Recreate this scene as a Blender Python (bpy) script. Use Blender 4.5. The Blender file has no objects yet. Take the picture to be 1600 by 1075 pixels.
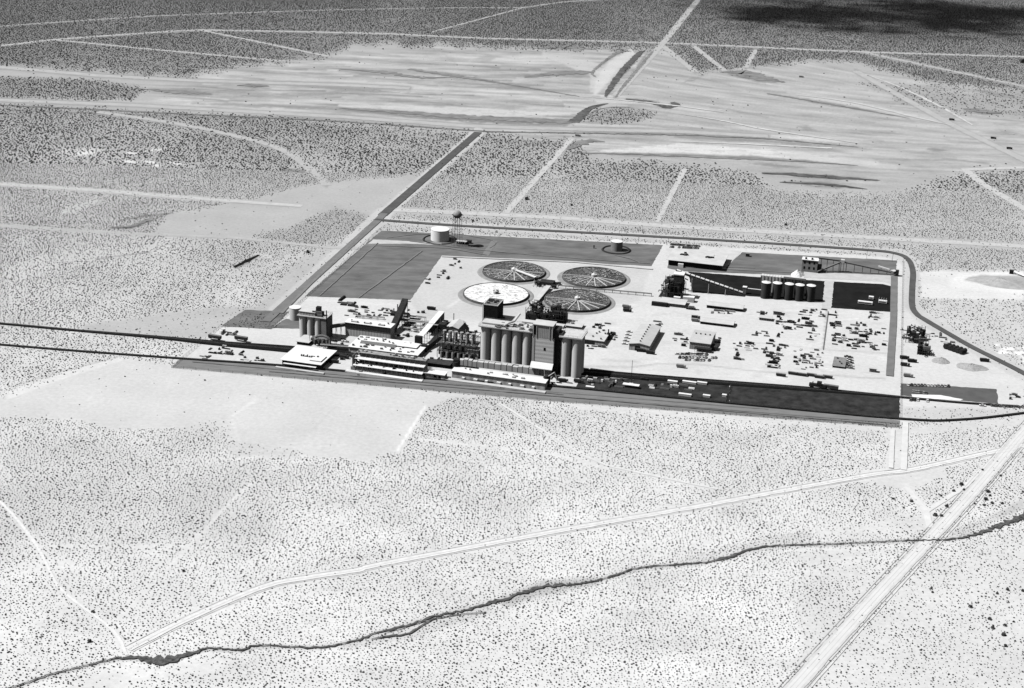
import bpy, math, random
import numpy as np
from mathutils import Vector, Matrix
random.seed(7)
sc = bpy.context.scene
COL = sc.collection

# ------------------------------------------------------------------ camera
FPX = 2400.0; CAMH = 420.0; PITCH = math.radians(20.9); ROLL = math.radians(1.7)
cam_d = bpy.data.cameras.new('camera'); cam = bpy.data.objects.new('camera', cam_d); COL.objects.link(cam)
cam_d.sensor_fit = 'HORIZONTAL'; cam_d.sensor_width = 36.0; cam_d.lens = FPX / 1600.0 * 36.0
cam_d.clip_start = 1.0; cam_d.clip_end = 60000.0
cr, sr = math.cos(ROLL), math.sin(ROLL)
fw = Vector((0, math.cos(PITCH), -math.sin(PITCH)))
up0 = Vector((0, math.sin(PITCH), math.cos(PITCH))); rt0 = Vector((1, 0, 0))
rt = rt0 * cr + up0 * sr
up = up0 * cr - rt0 * sr
M = Matrix((rt, up, -fw)).transposed().to_4x4(); M.translation = Vector((0, 0, CAMH))
cam.matrix_world = M
sc.camera = cam

# ------------------------------------------------------------------ world and sun
SUN_EL = math.radians(56.0); SUN_AZ = math.radians(266.0)      # azimuth clockwise from +Y
w = bpy.data.worlds.new('World'); sc.world = w; w.use_nodes = True
nt = w.node_tree; bg = nt.nodes['Background']
sky = nt.nodes.new('ShaderNodeTexSky'); sky.sky_type = 'NISHITA'; sky.sun_disc = False
sky.sun_elevation = SUN_EL; sky.sun_rotation = SUN_AZ
bw = nt.nodes.new('ShaderNodeRGBToBW')                          # a black and white photograph
nt.links.new(sky.outputs[0], bw.inputs[0]); nt.links.new(bw.outputs[0], bg.inputs[0])
bg.inputs[1].default_value = 0.05
TOSUN = Vector((math.sin(SUN_AZ) * math.cos(SUN_EL), math.cos(SUN_AZ) * math.cos(SUN_EL), math.sin(SUN_EL)))
sd = bpy.data.lights.new('sun', 'SUN'); sd.energy = 4.6; sd.angle = math.radians(0.5)
sun = bpy.data.objects.new('sun', sd); COL.objects.link(sun)
sun.rotation_euler = TOSUN.to_track_quat('Z', 'Y').to_euler(); sun.location = (0, 0, 900)
sc.view_settings.view_transform = 'Standard'; sc.view_settings.look = 'None'
sc.view_settings.gamma = 1.0; sc.view_settings.use_curve_mapping = False
sc.view_settings.exposure = 0.15

# ------------------------------------------------------------------ where a point of the photograph lies on the ground
def at(px, py, z=0.0):
    x = (px - 800.0) / FPX; y = -(py - 537.5) / FPX
    d = fw + rt * x + up * y
    t = (z - CAMH) / d.z
    return Vector((d.x * t, d.y * t, z))
def proj(p):
    v = Vector(p) - Vector((0, 0, CAMH)); dz = v.dot(fw)
    return 800 + FPX * v.dot(rt) / dz, 537.5 - FPX * v.dot(up) / dz
def proj_np(X, Y, Z=0.0):
    Z = Z - CAMH
    dz = Y * fw.y + Z * fw.z
    return 800 + FPX * (X * rt.x + Y * rt.y + Z * rt.z) / dz, 537.5 - FPX * (X * up.x + Y * up.y + Z * up.z) / dz
HEAD = math.radians(15.3)                                       # heading of the plant's grid
U = Vector((math.cos(HEAD), -math.sin(HEAD), 0)); V = Vector((math.sin(HEAD), math.cos(HEAD), 0))
ROT = -HEAD
def mpp(px, py):                                                # metres per photo pixel, sideways
    p = at(px, py) - Vector((0, 0, CAMH)); return p.dot(fw) / FPX

# ------------------------------------------------------------------ materials
MATS = {}
def mat(name, a, rough=0.85, var=0.12, scale=0.25, stretch=(1, 1, 1), metallic=0.0, bump=0.0, bscale=2.0, fine=0.0, spec=0.06):
    if name in MATS: return MATS[name]
    m = bpy.data.materials.new(name); m.use_nodes = True; t = m.node_tree; b = t.nodes['Principled BSDF']
    g = t.nodes.new('ShaderNodeNewGeometry'); mp = t.nodes.new('ShaderNodeMapping'); mp.inputs['Scale'].default_value = stretch
    t.links.new(g.outputs['Position'], mp.inputs[0])
    n = t.nodes.new('ShaderNodeTexNoise'); n.inputs['Scale'].default_value = scale; n.inputs['Detail'].default_value = 6; n.inputs['Roughness'].default_value = 0.65
    t.links.new(mp.outputs[0], n.inputs['Vector'])
    r = t.nodes.new('ShaderNodeMapRange'); r.inputs[1].default_value = 0.3; r.inputs[2].default_value = 0.7
    r.inputs[3].default_value = a * (1 - var); r.inputs[4].default_value = min(0.95, a * (1 + var))
    t.links.new(n.outputs[0], r.inputs[0])
    out = r.outputs[0]
    cc = t.nodes.new('ShaderNodeCombineColor')
    for i in range(3): t.links.new(out, cc.inputs[i])
    t.links.new(cc.outputs[0], b.inputs['Base Color'])
    b.inputs['Roughness'].default_value = rough; b.inputs['Metallic'].default_value = metallic
    b.inputs['Specular IOR Level'].default_value = spec
    if bump:
        n2 = t.nodes.new('ShaderNodeTexNoise'); n2.inputs['Scale'].default_value = bscale; n2.inputs['Detail'].default_value = 4
        t.links.new(g.outputs['Position'], n2.inputs['Vector'])
        bp = t.nodes.new('ShaderNodeBump'); bp.inputs['Strength'].default_value = bump; bp.inputs['Distance'].default_value = 0.3
        t.links.new(n2.outputs[0], bp.inputs['Height']); t.links.new(bp.outputs[0], b.inputs['Normal'])
    MATS[name] = m; return m
def ribbed(name, a, pitch=1.2, axis='X', depth=0.25, var=0.1):
    """sheet metal with ribs: lighter and darker bands plus bump, in the object's own coordinates"""
    if name in MATS: return MATS[name]
    m = mat(name, a, 0.6, var, 0.2); t = m.node_tree; b = t.nodes['Principled BSDF']
    tc = t.nodes.new('ShaderNodeTexCoord'); wv = t.nodes.new('ShaderNodeTexWave'); wv.wave_type = 'BANDS'; wv.bands_direction = axis
    wv.inputs['Scale'].default_value = 0.314 / pitch * 1.0; wv.inputs['Distortion'].default_value = 0.3
    t.links.new(tc.outputs['Object'], wv.inputs['Vector'])
    src = b.inputs['Base Color'].links[0].from_socket
    mx = t.nodes.new('ShaderNodeMix'); mx.data_type = 'RGBA'; mx.blend_type = 'MULTIPLY'; mx.inputs[0].default_value = depth
    t.links.new(src, mx.inputs[6]); t.links.new(wv.outputs[0], mx.inputs[7]); t.links.new(mx.outputs[2], b.inputs['Base Color'])
    bp = t.nodes.new('ShaderNodeBump'); bp.inputs['Strength'].default_value = 0.4; bp.inputs['Distance'].default_value = 0.1
    t.links.new(wv.outputs[0], bp.inputs['Height']); t.links.new(bp.outputs[0], b.inputs['Normal'])
    return m
WHITE = mat('white_roof', 0.72, 0.7, 0.10, 0.3)
PALE = mat('pale_roof', 0.52, 0.8, 0.14, 0.12)
ROOFG = ribbed('grey_sheet_roof', 0.50, 1.6, 'Y', 0.12)
CONC = mat('concrete', 0.52, 0.9, 0.14, 0.25, (1, 1, 0.25))
SILO = mat('silo_concrete', 0.66, 0.9, 0.2, 0.35, (1, 1, 0.12))
GREYW = ribbed('grey_sheet_wall', 0.48, 1.3, 'X', 0.35)
MIDW = ribbed('mid_sheet_wall', 0.62, 2.4, 'X', 0.25)
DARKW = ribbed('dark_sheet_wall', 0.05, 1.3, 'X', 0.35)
STEEL = mat('grey_steel', 0.16, 0.6, 0.3, 0.6)
DSTEEL = mat('dark_steel', 0.032, 0.6, 0.4, 0.6)
LSTEEL = mat('light_steel', 0.55, 0.5, 0.15, 0.5)
BLACK = mat('black_opening', 0.012, 0.9, 0.2)
GLASS = mat('dark_glass', 0.02, 0.25, 0.2)
RUBBER = mat('rubber', 0.02, 0.9, 0.2)
WATER = mat('dark_liquid', 0.035, 0.35, 0.35, 0.35)
FROTH = mat('froth', 0.78, 0.85, 0.22, 0.16)

# ------------------------------------------------------------------ mesh building
class MB:
    def __init__(self): self.v = []; self.f = []; self.parts = []
    def add(self, vs, fs):
        k = len(self.v); self.parts.append((list(vs), list(fs))); self.v += [tuple(p) for p in vs]; self.f += [tuple(i + k for i in f) for f in fs]; return self
    def box(self, x0, x1, y0, y1, z0, z1):
        return self.add([(x0, y0, z0), (x1, y0, z0), (x1, y1, z0), (x0, y1, z0), (x0, y0, z1), (x1, y0, z1), (x1, y1, z1), (x0, y1, z1)],
                        [(0, 3, 2, 1), (4, 5, 6, 7), (0, 1, 5, 4), (1, 2, 6, 5), (2, 3, 7, 6), (3, 0, 4, 7)])
    def cyl(self, x, y, z0, z1, r0, r1=None, n=20, cap=True):
        if r1 is None: r1 = r0
        vs = [(x + r0 * math.cos(2 * math.pi * i / n), y + r0 * math.sin(2 * math.pi * i / n), z0) for i in range(n)]
        if r1 > 0.001:
            vs += [(x + r1 * math.cos(2 * math.pi * i / n), y + r1 * math.sin(2 * math.pi * i / n), z1) for i in range(n)]
            fs = [(i, (i + 1) % n, n + (i + 1) % n, n + i) for i in range(n)]
            if cap: fs += [tuple(range(n, 2 * n)), tuple(reversed(range(n)))]
        else:
            vs.append((x, y, z1)); fs = [(i, (i + 1) % n, n) for i in range(n)]
        return self.add(vs, fs)
    def bar(self, a, b, r=0.2, n=4):
        a = Vector(a); b = Vector(b); d = (b - a)
        if d.length < 1e-5: return self
        d.normalize(); s = d.orthogonal().normalized(); t = d.cross(s)
        vs = []
        for p in (a, b):
            for i in range(n):
                c = 2 * math.pi * (i + 0.5) / n; vs.append(p + (s * math.cos(c) + t * math.sin(c)) * r)
        fs = [(i, (i + 1) % n, n + (i + 1) % n, n + i) for i in range(n)] + [tuple(range(n, 2 * n)), tuple(reversed(range(n)))]
        return self.add(vs, fs)
    def prism(self, prof, y0, y1):          # prof: list of (x, z), extruded along y
        n = len(prof); vs = [(x, y0, z) for x, z in prof] + [(x, y1, z) for x, z in prof]
        fs = [(i, (i + 1) % n, n + (i + 1) % n, n + i) for i in range(n)] + [tuple(reversed(range(n))), tuple(range(n, 2 * n))]
        return self.add(vs, fs)
    def prismx(self, prof, x0, x1):         # prof: list of (y, z), extruded along x
        n = len(prof); vs = [(x0, y, z) for y, z in prof] + [(x1, y, z) for y, z in prof]
        fs = [(i, (i + 1) % n, n + (i + 1) % n, n + i) for i in range(n)] + [tuple(reversed(range(n))), tuple(range(n, 2 * n))]
        return self.add(vs, fs)
    def lathe(self, x, y, prof, n=24):      # prof: (r, z)
        vs = []; fs = []
        for r, z in prof:
            for i in range(n): vs.append((x + r * math.cos(2 * math.pi * i / n), y + r * math.sin(2 * math.pi * i / n), z))
        for k in range(len(prof) - 1):
            for i in range(n): fs.append((k * n + i, k * n + (i + 1) % n, (k + 1) * n + (i + 1) % n, (k + 1) * n + i))
        return self.add(vs, fs)
    def each(self, name, m, parent):
        for vs, fs in self.parts: MB().add(vs, fs).build(name, m, parent)
    def mesh(self, name):
        me = bpy.data.meshes.new(name); me.from_pydata(self.v, [], self.f); me.validate(); me.update(); return me
    def build(self, name, m, parent=None, loc=None, rz=0.0, smooth=False):
        me = self.mesh(name); me.materials.append(m)
        if smooth:
            caps = set()
            for p in me.polygons:
                p.use_smooth = len(p.vertices) == 4
                if len(p.vertices) != 4: caps.update(p.edge_keys)
            for e in me.edges:
                if e.key in caps: e.use_edge_sharp = True
        o = bpy.data.objects.new(name, me); COL.objects.link(o)
        if parent is not None: o.parent = parent
        if loc is not None: o.location = loc
        o.rotation_euler.z = rz
        return o
def tag(o, label, cat, group=None):
    o['label'] = label; o['category'] = cat
    if group: o['group'] = group
    return o
def thing(name, label, cat, loc, rz=ROT, group=None):
    o = bpy.data.objects.new(name, None); COL.objects.link(o); o.location = loc; o.rotation_euler.z = rz
    o.empty_display_size = 2
    return tag(o, label, cat, group)
def struct(o, kind='structure'): o['kind'] = kind; return o
def copy_tree(o, parent=None):
    c = o.copy(); COL.objects.link(c)
    if parent is not None: c.parent = parent
    for ch in list(o.children): copy_tree(ch, c)
    return c
def solve(f, target, a, b):
    fa = f(a) - target
    for _ in range(50):
        m = (a + b) / 2; fm = f(m) - target
        if (fm > 0) == (fa > 0): a, fa = m, fm
        else: b = m
    return (a + b) / 2
def dims(x0, y0, x1, ytop, yback=None):
    """front-left foot (x0,y0), right end x1, eaves at ytop, back edge of the roof at yback -> width, height, depth"""
    A = at(x0, y0)
    W = solve(lambda s: proj(A + U * s)[0], x1, 0, 600)
    Hh = solve(lambda s: -proj(A + Vector((0, 0, s)))[1], -ytop, 0, 90)
    D = None
    if yback is not None: D = solve(lambda s: -proj(A + V * s + Vector((0, 0, Hh)))[1], -yback, 0, 400)
    return A, W, Hh, D
def poly_area_sheet(name, pts, m, z=0.02, step=3.0, jit=.4, seed=1):
    rnd = random.Random(seed)
    P = [at(*p) for p in pts]; out = []
    for i in range(len(P)):
        a, b = P[i], P[(i + 1) % len(P)]; L = (b - a).length; k = max(1, int(L / step)); n = Vector((-(b - a).y, (b - a).x, 0)).normalized()
        for j in range(k):
            q = a.lerp(b, j / k) + n * (rnd.uniform(-jit, jit) if j else 0); out.append((q.x, q.y, z))
    me = bpy.data.meshes.new(name); me.from_pydata(out, [], [tuple(range(len(out)))]); me.update()
    if me.polygons[0].normal.z < 0: me.flip_normals()
    me.materials.append(m); o = bpy.data.objects.new(name, me); COL.objects.link(o); return struct(o)
def smooth_line(P, step):
    """resample world points by Catmull-Rom"""
    out = []
    for i in range(len(P) - 1):
        p0 = P[max(i - 1, 0)]; p1 = P[i]; p2 = P[i + 1]; p3 = P[min(i + 2, len(P) - 1)]
        k = max(1, int((p2 - p1).length / step))
        for j in range(k):
            t = j / k
            out.append(0.5 * ((2 * p1) + (p2 - p0) * t + (2 * p0 - 5 * p1 + 4 * p2 - p3) * t * t + (3 * p1 - p0 - 3 * p2 + p3) * t ** 3))
    out.append(P[-1]); return out
ROADK = [0]
def strip(name, pts, width, m, z=None, step=5.0, jit=0.08, curve=False, seed=0):
    """a road laid on the ground along points of the photograph; width in metres, or one width per point"""
    rnd = random.Random(seed + len(pts) * 17 + int(pts[0][0]))
    P = [at(*p) for p in pts]
    ws = width if isinstance(width, (list, tuple)) else [width] * len(P)
    Q = []; Wd = []
    dist = [0]
    for i in range(len(P) - 1): dist.append(dist[-1] + (P[i + 1] - P[i]).length)
    if curve: Q = smooth_line(P, step)
    else:
        for i in range(len(P) - 1):
            k = max(1, int((P[i + 1] - P[i]).length / step)); Q += [P[i].lerp(P[i + 1], j / k) for j in range(k)]
        Q.append(P[-1])
    d = 0; tot = sum((Q[i + 1] - Q[i]).length for i in range(len(Q) - 1)); prev = Q[0]
    vs = []; fs = []
    if z is None: ROADK[0] += 1; z = 0.10 + 0.006 * ROADK[0]
    for i, q in enumerate(Q):
        d += (q - prev).length; prev = q
        ww = float(np.interp(d / max(tot, 1e-6) * dist[-1], dist, ws)) / 2
        t = (Q[min(i + 1, len(Q) - 1)] - Q[max(i - 1, 0)]); t.z = 0; t.normalize(); n = Vector((-t.y, t.x, 0))
        if name == 'dry_wash': q = q + n * rnd.uniform(-.7, .7) * min(1.5, ww + .3)
        a = q + n * ww * (1 + rnd.uniform(-jit, jit)); b = q - n * ww * (1 + rnd.uniform(-jit, jit))
        vs += [(a.x, a.y, z), (b.x, b.y, z)]
        if i: fs.append((2 * i - 2, 2 * i - 1, 2 * i + 1, 2 * i))
    me = bpy.data.meshes.new(name); me.from_pydata(vs, [], fs); me.update(); me.materials.append(m)
    o = bpy.data.objects.new(name, me); COL.objects.link(o); return struct(o)

# ================================================================== the desert floor
RW, RH, PAD = 1600, 1075, 120
NW_, NH_ = RW + 2 * PAD, RH + 2 * PAD
yy, xx = np.mgrid[0:NH_, 0:NW_].astype(np.float32); yy -= PAD; xx -= PAD
rng = np.random.default_rng(3)
def fbm(x, y, seed, oct=4, s=1.0):
    """cheap value noise"""
    out = np.zeros_like(x, dtype=np.float32); amp = 1; tot = 0
    r = np.random.default_rng(seed)
    for o in range(oct):
        tb = r.random((256, 256)).astype(np.float32)
        fx = x * s; fy = y * s; ix = np.floor(fx).astype(int); iy = np.floor(fy).astype(int); tx = fx - ix; ty = fy - iy
        tx = tx * tx * (3 - 2 * tx); ty = ty * ty * (3 - 2 * ty)
        a = tb[iy % 256, ix % 256]; b = tb[iy % 256, (ix + 1) % 256]; c = tb[(iy + 1) % 256, ix % 256]; d = tb[(iy + 1) % 256, (ix + 1) % 256]
        out += amp * ((a * (1 - tx) + b * tx) * (1 - ty) + (c * (1 - tx) + d * tx) * ty); tot += amp; amp *= 0.55; s *= 2.03
    return out / tot
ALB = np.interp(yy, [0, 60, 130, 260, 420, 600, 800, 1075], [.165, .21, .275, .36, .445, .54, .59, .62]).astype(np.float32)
DEN = np.ones_like(ALB) * np.interp(yy, [0, 1075], [1.0, 1.0])
edge = fbm(xx, yy, 5, 4, 0.06) - 0.5
def blend(mask, a=None, d=None, k=1.0):
    global ALB, DEN
    if a is not None: ALB = ALB * (1 - mask * k) + a * mask * k
    if d is not None: DEN = DEN * (1 - mask * k) + d * mask * k
def polymask(pts, soft=2.0, wob=4.0):
    m = np.zeros_like(ALB, dtype=bool); n = len(pts)
    X = xx + edge * wob * 2; Y = yy + edge * wob
    x0 = int(max(0, min(p[0] for p in pts) + PAD - 12)); x1 = int(min(NW_, max(p[0] for p in pts) + PAD + 12))
    y0 = int(max(0, min(p[1] for p in pts) + PAD - 12)); y1 = int(min(NH_, max(p[1] for p in pts) + PAD + 12))
    Xs = X[y0:y1, x0:x1]; Ys = Y[y0:y1, x0:x1]; s = np.zeros(Xs.shape, bool)
    for i in range(n):
        ax, ay = pts[i]; bx, by = pts[(i + 1) % n]
        if ay == by: continue
        s ^= ((Ys > ay) != (Ys > by)) & (Xs < (bx - ax) * (Ys - ay) / (by - ay) + ax)
    m[y0:y1, x0:x1] = s
    f = m.astype(np.float32)
    r = int(soft)
    if r > 0:
        for ax_ in (0, 1):
            acc = np.zeros_like(f)
            for k in range(-r, r + 1): acc += np.roll(f, k, ax_)
            f = acc / (2 * r + 1)
    return f
def linemask(pts, hw, soft=1.0, asp=1.0):
    """distance to a polyline; asp > 1 squeezes the stroke's thickness up and down"""
    f = np.zeros_like(ALB); hws = hw if isinstance(hw, (list, tuple)) else [hw] * len(pts)
    for i in range(len(pts) - 1):
        (ax, ay), (bx, by) = pts[i], pts[i + 1]; R = max(hws[i], hws[i + 1]) + soft + 3
        x0 = int(max(0, min(ax, bx) + PAD - R)); x1 = int(min(NW_, max(ax, bx) + PAD + R)); y0 = int(max(0, min(ay, by) + PAD - R)); y1 = int(min(NH_, max(ay, by) + PAD + R))
        if x1 <= x0 or y1 <= y0: continue
        X = xx[y0:y1, x0:x1] - ax; Y = yy[y0:y1, x0:x1] - ay; dx, dy = bx - ax, by - ay; L2 = dx * dx + dy * dy + 1e-6
        t = np.clip((X * dx + Y * dy) / L2, 0, 1); d = np.hypot(X - t * dx, (Y - t * dy) * asp); w_ = hws[i] * (1 - t) + hws[i + 1] * t
        f[y0:y1, x0:x1] = np.maximum(f[y0:y1, x0:x1], np.clip((w_ - d) / soft + 0.5, 0, 1))
    return f
def P(pts, a=None, d=None, soft=2, wob=4, k=1.0): blend(polymask(pts, soft, wob), a, d, k)
RAG = fbm(xx * .05, (yy - .05 * xx) * .8, 41, 4, 1.0) - .5
def S(pts, hw, a=None, d=None, soft=1.0, k=1.0): blend(linemask(pts, hw, soft), a, d, k)
def SR(pts, hw, a, d=None, soft=1.5, k=1.0):
    hw = [q * 1.15 for q in hw]; hw[0] *= .5; hw[-1] *= .5
    if len(hw) == 2: pts = [pts[0], ((pts[0][0] + pts[1][0]) / 2, (pts[0][1] + pts[1][1]) / 2), pts[1]]; hw = [0, max(hw) + 2.2, 0]
    m_ = linemask(pts, hw, soft + 1.0); m_ = np.clip(m_ + (m_ > 0) * RAG * 2.0 * (m_ < .999) - (m_ > 0) * (RAG < -.12) * .45, 0, 1); blend(m_, a, d, k)

# broad tone of the soil, and where the scrub stands thicker
n1 = fbm(xx, yy * 2.5, 11, 4, 0.008); n2 = fbm(xx, yy * 3.0, 12, 4, 0.03)
ALB *= 1 + (n1 - 0.5) * 0.25 + (n2 - 0.5) * 0.12
DEN *= 1 + (n1 - 0.5) * -.6 + (n2 - 0.5) * 0.5
# the worked ground across the back: bare tailings, pale salt, dark streaks, relief drawn as tone
P([(-120, 100), (15, 104), (270, 118), (330, 112), (430, 96), (500, 90), (560, 66), (700, 70), (990, 76), (1042, 76), (1085, 112), (1160, 106), (1240, 93), (1330, 93), (1420, 118), (1460, 128), (1560, 140), (1720, 150), (1720, 262), (1505, 264), (1450, 285), (1400, 300), (1300, 303), (1200, 295), (1170, 268), (1060, 258), (920, 248), (900, 222), (740, 207), (420, 183), (15, 163), (-120, 158)], .365, 0.004, 6, 16)
TAIL = polymask([(300, 118), (500, 90), (700, 70), (1042, 76), (1240, 93), (1420, 118), (1720, 160), (1720, 262), (1450, 285), (1300, 300), (1170, 265), (900, 235), (740, 207), (420, 183), (230, 165)], 8, 8)
YS = np.where(xx < 1000, yy - .045 * xx, yy - 45 - (xx - 1000) * np.clip(.20 - (yy - 110) * .0011, .05, .2)); STK = fbm(xx * .011, YS * .30, 31, 6, 1.0); STK2 = fbm(xx * .03 + 40, YS * .9, 32, 4, 1.0)
ALB *= 1 + TAIL * ((STK - .5) * 1.25 + (STK2 - .5) * .5) * np.where(xx < 1000, 1, .75)
P([(-120, 118), (15, 120), (150, 124), (230, 140), (210, 155), (15, 153), (-120, 150)], .27, 1.1, 3, 6)
P([(1330, 128), (1500, 140), (1720, 150), (1720, 190), (1560, 180), (1500, 178), (1440, 160)], .30, .35, 3, 8)
P([(1390, 133), (1470, 130), (1530, 146), (1600, 160), (1600, 170), (1480, 175), (1400, 160)], .32, .3, 3, 5)
# streaks
r = random.Random(5)
for i in range(210):
    cx = r.uniform(230, 960); cy = r.uniform(98, 190)
    if cy > 0.045 * cx + 152: continue
    L = r.uniform(30, 170); sl = r.uniform(0.0, 0.09)
    S([(cx - L / 2, cy - sl * L / 2), (cx + L / 2, cy + sl * L / 2)], [0.2, r.uniform(0.4, 1.5)], r.choice([.46, .42, .50, .24, .17, .19, .27]), None, 1.4, r.uniform(.35, .85))
for i in range(190):
    cx = r.uniform(980, 1600); cy = r.uniform(112, 262)
    L = r.uniform(40, 200); sl = r.uniform(0.02, 0.16)
    S([(cx - L / 2, cy - sl * L / 2), (cx + L / 2, cy + sl * L / 2)], [0.2, r.uniform(0.4, 1.6)], r.choice([.38, .36, .42, .26, .24, .29]), None, 1.4, r.uniform(.25, .6))
for pts, hw, a, k in [
    ([(540, 170), (640, 178), (740, 186), (880, 192), (910, 186)], [3, 5, 5, 5, 2], .22, .9),
    ([(300, 162), (420, 166), (540, 170)], [2, 3, 3], .26, .7),
    ([(895, 192), (915, 172), (945, 163)], [4, 2.5, 1.5], .17, .9),
    ([(530, 110), (600, 118), (680, 122), (800, 126)], [3, 2, 1.5, 1], .26, .7),
    ([(450, 133), (560, 140), (680, 148)], [1.5, 2.5, 1], .24, .7),
    ([(230, 140), (290, 143), (330, 147)], [4, 5, 3], .26, .7),
    ([(380, 134), (410, 135)], [3, 3], .22, .7),
    ([(330, 152), (450, 148), (540, 145)], [1, 3, 4], .27, .7),
    ([(640, 108), (700, 117), (790, 131), (900, 150)], [1.5, 2.5, 1.5, 1], .22, .8),
    ([(740, 92), (790, 88)], [4, 4], .30, .6), ([(845, 77), (900, 74)], [4, 3], .24, .6),
    ([(820, 120), (870, 115), (930, 112)], [2.5, 4, 2], .21, .8),
    ([(690, 82), (720, 105)], [3, 3], .30, .3),
    ([(530, 165), (760, 176), (890, 178)], [2, 6, 3], .60, .8), ([(560, 128), (700, 140)], [4, 4], .60, .6),
    ([(850, 85), (935, 110), (925, 140)], [5, 10, 6], .56, .7), ([(935, 140), (960, 105), (990, 82)], [6, 9, 5], .57, .7),
    ([(948, 150), (962, 128), (1000, 84)], [2.2, 2.8, 4], .13, .95), ([(960, 152), (985, 120), (1012, 82)], [1.5, 1.8, 2], .22, .8),
    ([(930, 118), (925, 112), (962, 84), (980, 80)], [1, 1.2, 2, 3], .26, .7),
    ([(978, 155), (1010, 158), (1040, 166), (1060, 163)], [1.5, 2.5, 3.5, 4], .17, .85),
    ([(1140, 115), (1185, 122), (1215, 130)], [5, 6, 3], .23, .8),
    ([(1065, 130), (1100, 118)], [1.5, 3], .26, .6),
    ([(1200, 147), (1280, 160), (1350, 172), (1420, 185)], [1.4, 2.2, 1.5, .8], .22, .9), ([(1230, 145), (1350, 165), (1480, 192)], [1.5, 3, 3], .58, .7),
    ([(1110, 168), (1140, 172), (1200, 184)], [1.5, 2, 1], .28, .7), ([(1245, 197), (1275, 203)], [1.6, 2], .26, .7),
    ([(1055, 213), (1130, 216), (1240, 222), (1360, 232)], [3, 4, 4, 1.5], .26, .8), ([(1190, 210), (1340, 224)], [3, 1], .60, .8),
    ([(905, 240), (1060, 231), (1200, 241), (1370, 256)], [2, 6.5, 6.5, 5], .66, .95), ([(880, 238), (1000, 242), (1110, 246)], [1.5, 3, 2], .25, .8),
    ([(920, 212), (1060, 222)], [1.5, 2], .28, .5),
    ([(1060, 242), (1180, 247), (1260, 252), (1340, 259)], [3, 2.5, 2, 1], .22, .85),
    ([(1170, 256), (1260, 262)], [1.5, 1.5], .24, .8),
    ([(1192, 271), (1290, 276), (1370, 282)], [1.8, 3, 1.5], .13, .95),
    ([(1225, 284), (1290, 289), (1350, 296)], [3, 3, 1.5], .17, .9), ([(1190, 264), (1300, 270), (1390, 275)], [2, 3, 2], .38, .7),
    ([(1210, 240), (1360, 255), (1400, 262)], [3, 6, 5], .52, .7),
    ([(1440, 232), (1480, 236)], [1.2, 1], .24, .8), ([(1390, 249), (1500, 250), (1545, 256)], [1, 1.3, 1], .26, .7),
    ([(1515, 172), (1560, 178)], [5, 4], .22, .8), ([(1500, 180), (1530, 192), (1600, 200)], [2, 2, 2], .52, .7), ([(1530, 205), (1600, 210)], [1.5, 3], .28, .7),
    ([(1520, 140), (1600, 155)], [1.5, 3], .24, .7)]:
    SR(pts, list(hw), a * .86, None, 1.5, k)
    if a < .2: S(pts, [q + .5 for q in hw], None, .15, 1.5, .5)
S([(930, 146), (938, 128), (955, 105), (985, 82)], [3, 8, 9, 5], .50, None, 4, .9); S([(850, 84), (900, 96), (930, 118)], [3, 7, 5], .44, None, 5, .6)
P([(905, 186), (925, 172), (960, 168), (1000, 172), (1030, 178), (1000, 190), (950, 194)], .29, .9, 3, 5)
P([(1060, 66), (1180, 78), (1345, 82), (1600, 132), (1600, 138), (1460, 125), (1330, 92), (1240, 90), (1160, 104), (1090, 108)], .24, 1.1, 2, 3)
# bare sandy sweep in the west, and cleared ground round it
P([(390, 312), (470, 290), (560, 278), (660, 270), (612, 335), (560, 348), (470, 350), (380, 372), (300, 372), (240, 365), (260, 335)], .385, .01, 3, 6)
P([(520, 325), (575, 335), (560, 360), (480, 385), (390, 378), (460, 352)], .34, .9, 3, 4)
P([(90, 235), (150, 232), (165, 238), (130, 245)], .52, .5, 3, 6)
for q in [((118, 240), (148, 238)), ((195, 238), (215, 240)), ((225, 236), (258, 232)), ((190, 252), (215, 254)), ((222, 250), (252, 258)), ((235, 259), (256, 257)), ((262, 253), (290, 257))]:
    SR(list(q), [0.5, 0.5], .62, .1, 1.2, .95)
S([(440, 265), (475, 268)], 3, .17, .3, 2, .8); S([(326, 260), (338, 260)], 1.6, .08, .3, 1.5, .9)
S([(172, 356), (205, 355), (238, 342)], [1.5, 2.5, 2.5], .10, .3, 2, .8); S([(185, 345), (225, 338), (268, 333)], 1.2, .14, None, 1.5, .7)
S([(368, 418), (385, 408), (402, 400)], 2.5, .10, .3, 1.5, .9); S([(402, 398), (420, 400)], 4, .50, .1, 2, .6)
S([(150, 405), (200, 398), (233, 394)], 1.2, .10, None, 1.2, .8); S([(215, 392), (270, 370)], 4, .47, .3, 3, .6)
S([(15, 420), (100, 400), (200, 398), (350, 425), (400, 425), (470, 400)], 7, .46, .35, 5, .5)
S([(100, 330), (150, 315)], 5, .47, .4, 3, .5)
P([(130, 507), (330, 480), (400, 480), (470, 400), (530, 380), (440, 480), (345, 512), (330, 530), (130, 520)], .40, .12, 3, 5)
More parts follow.
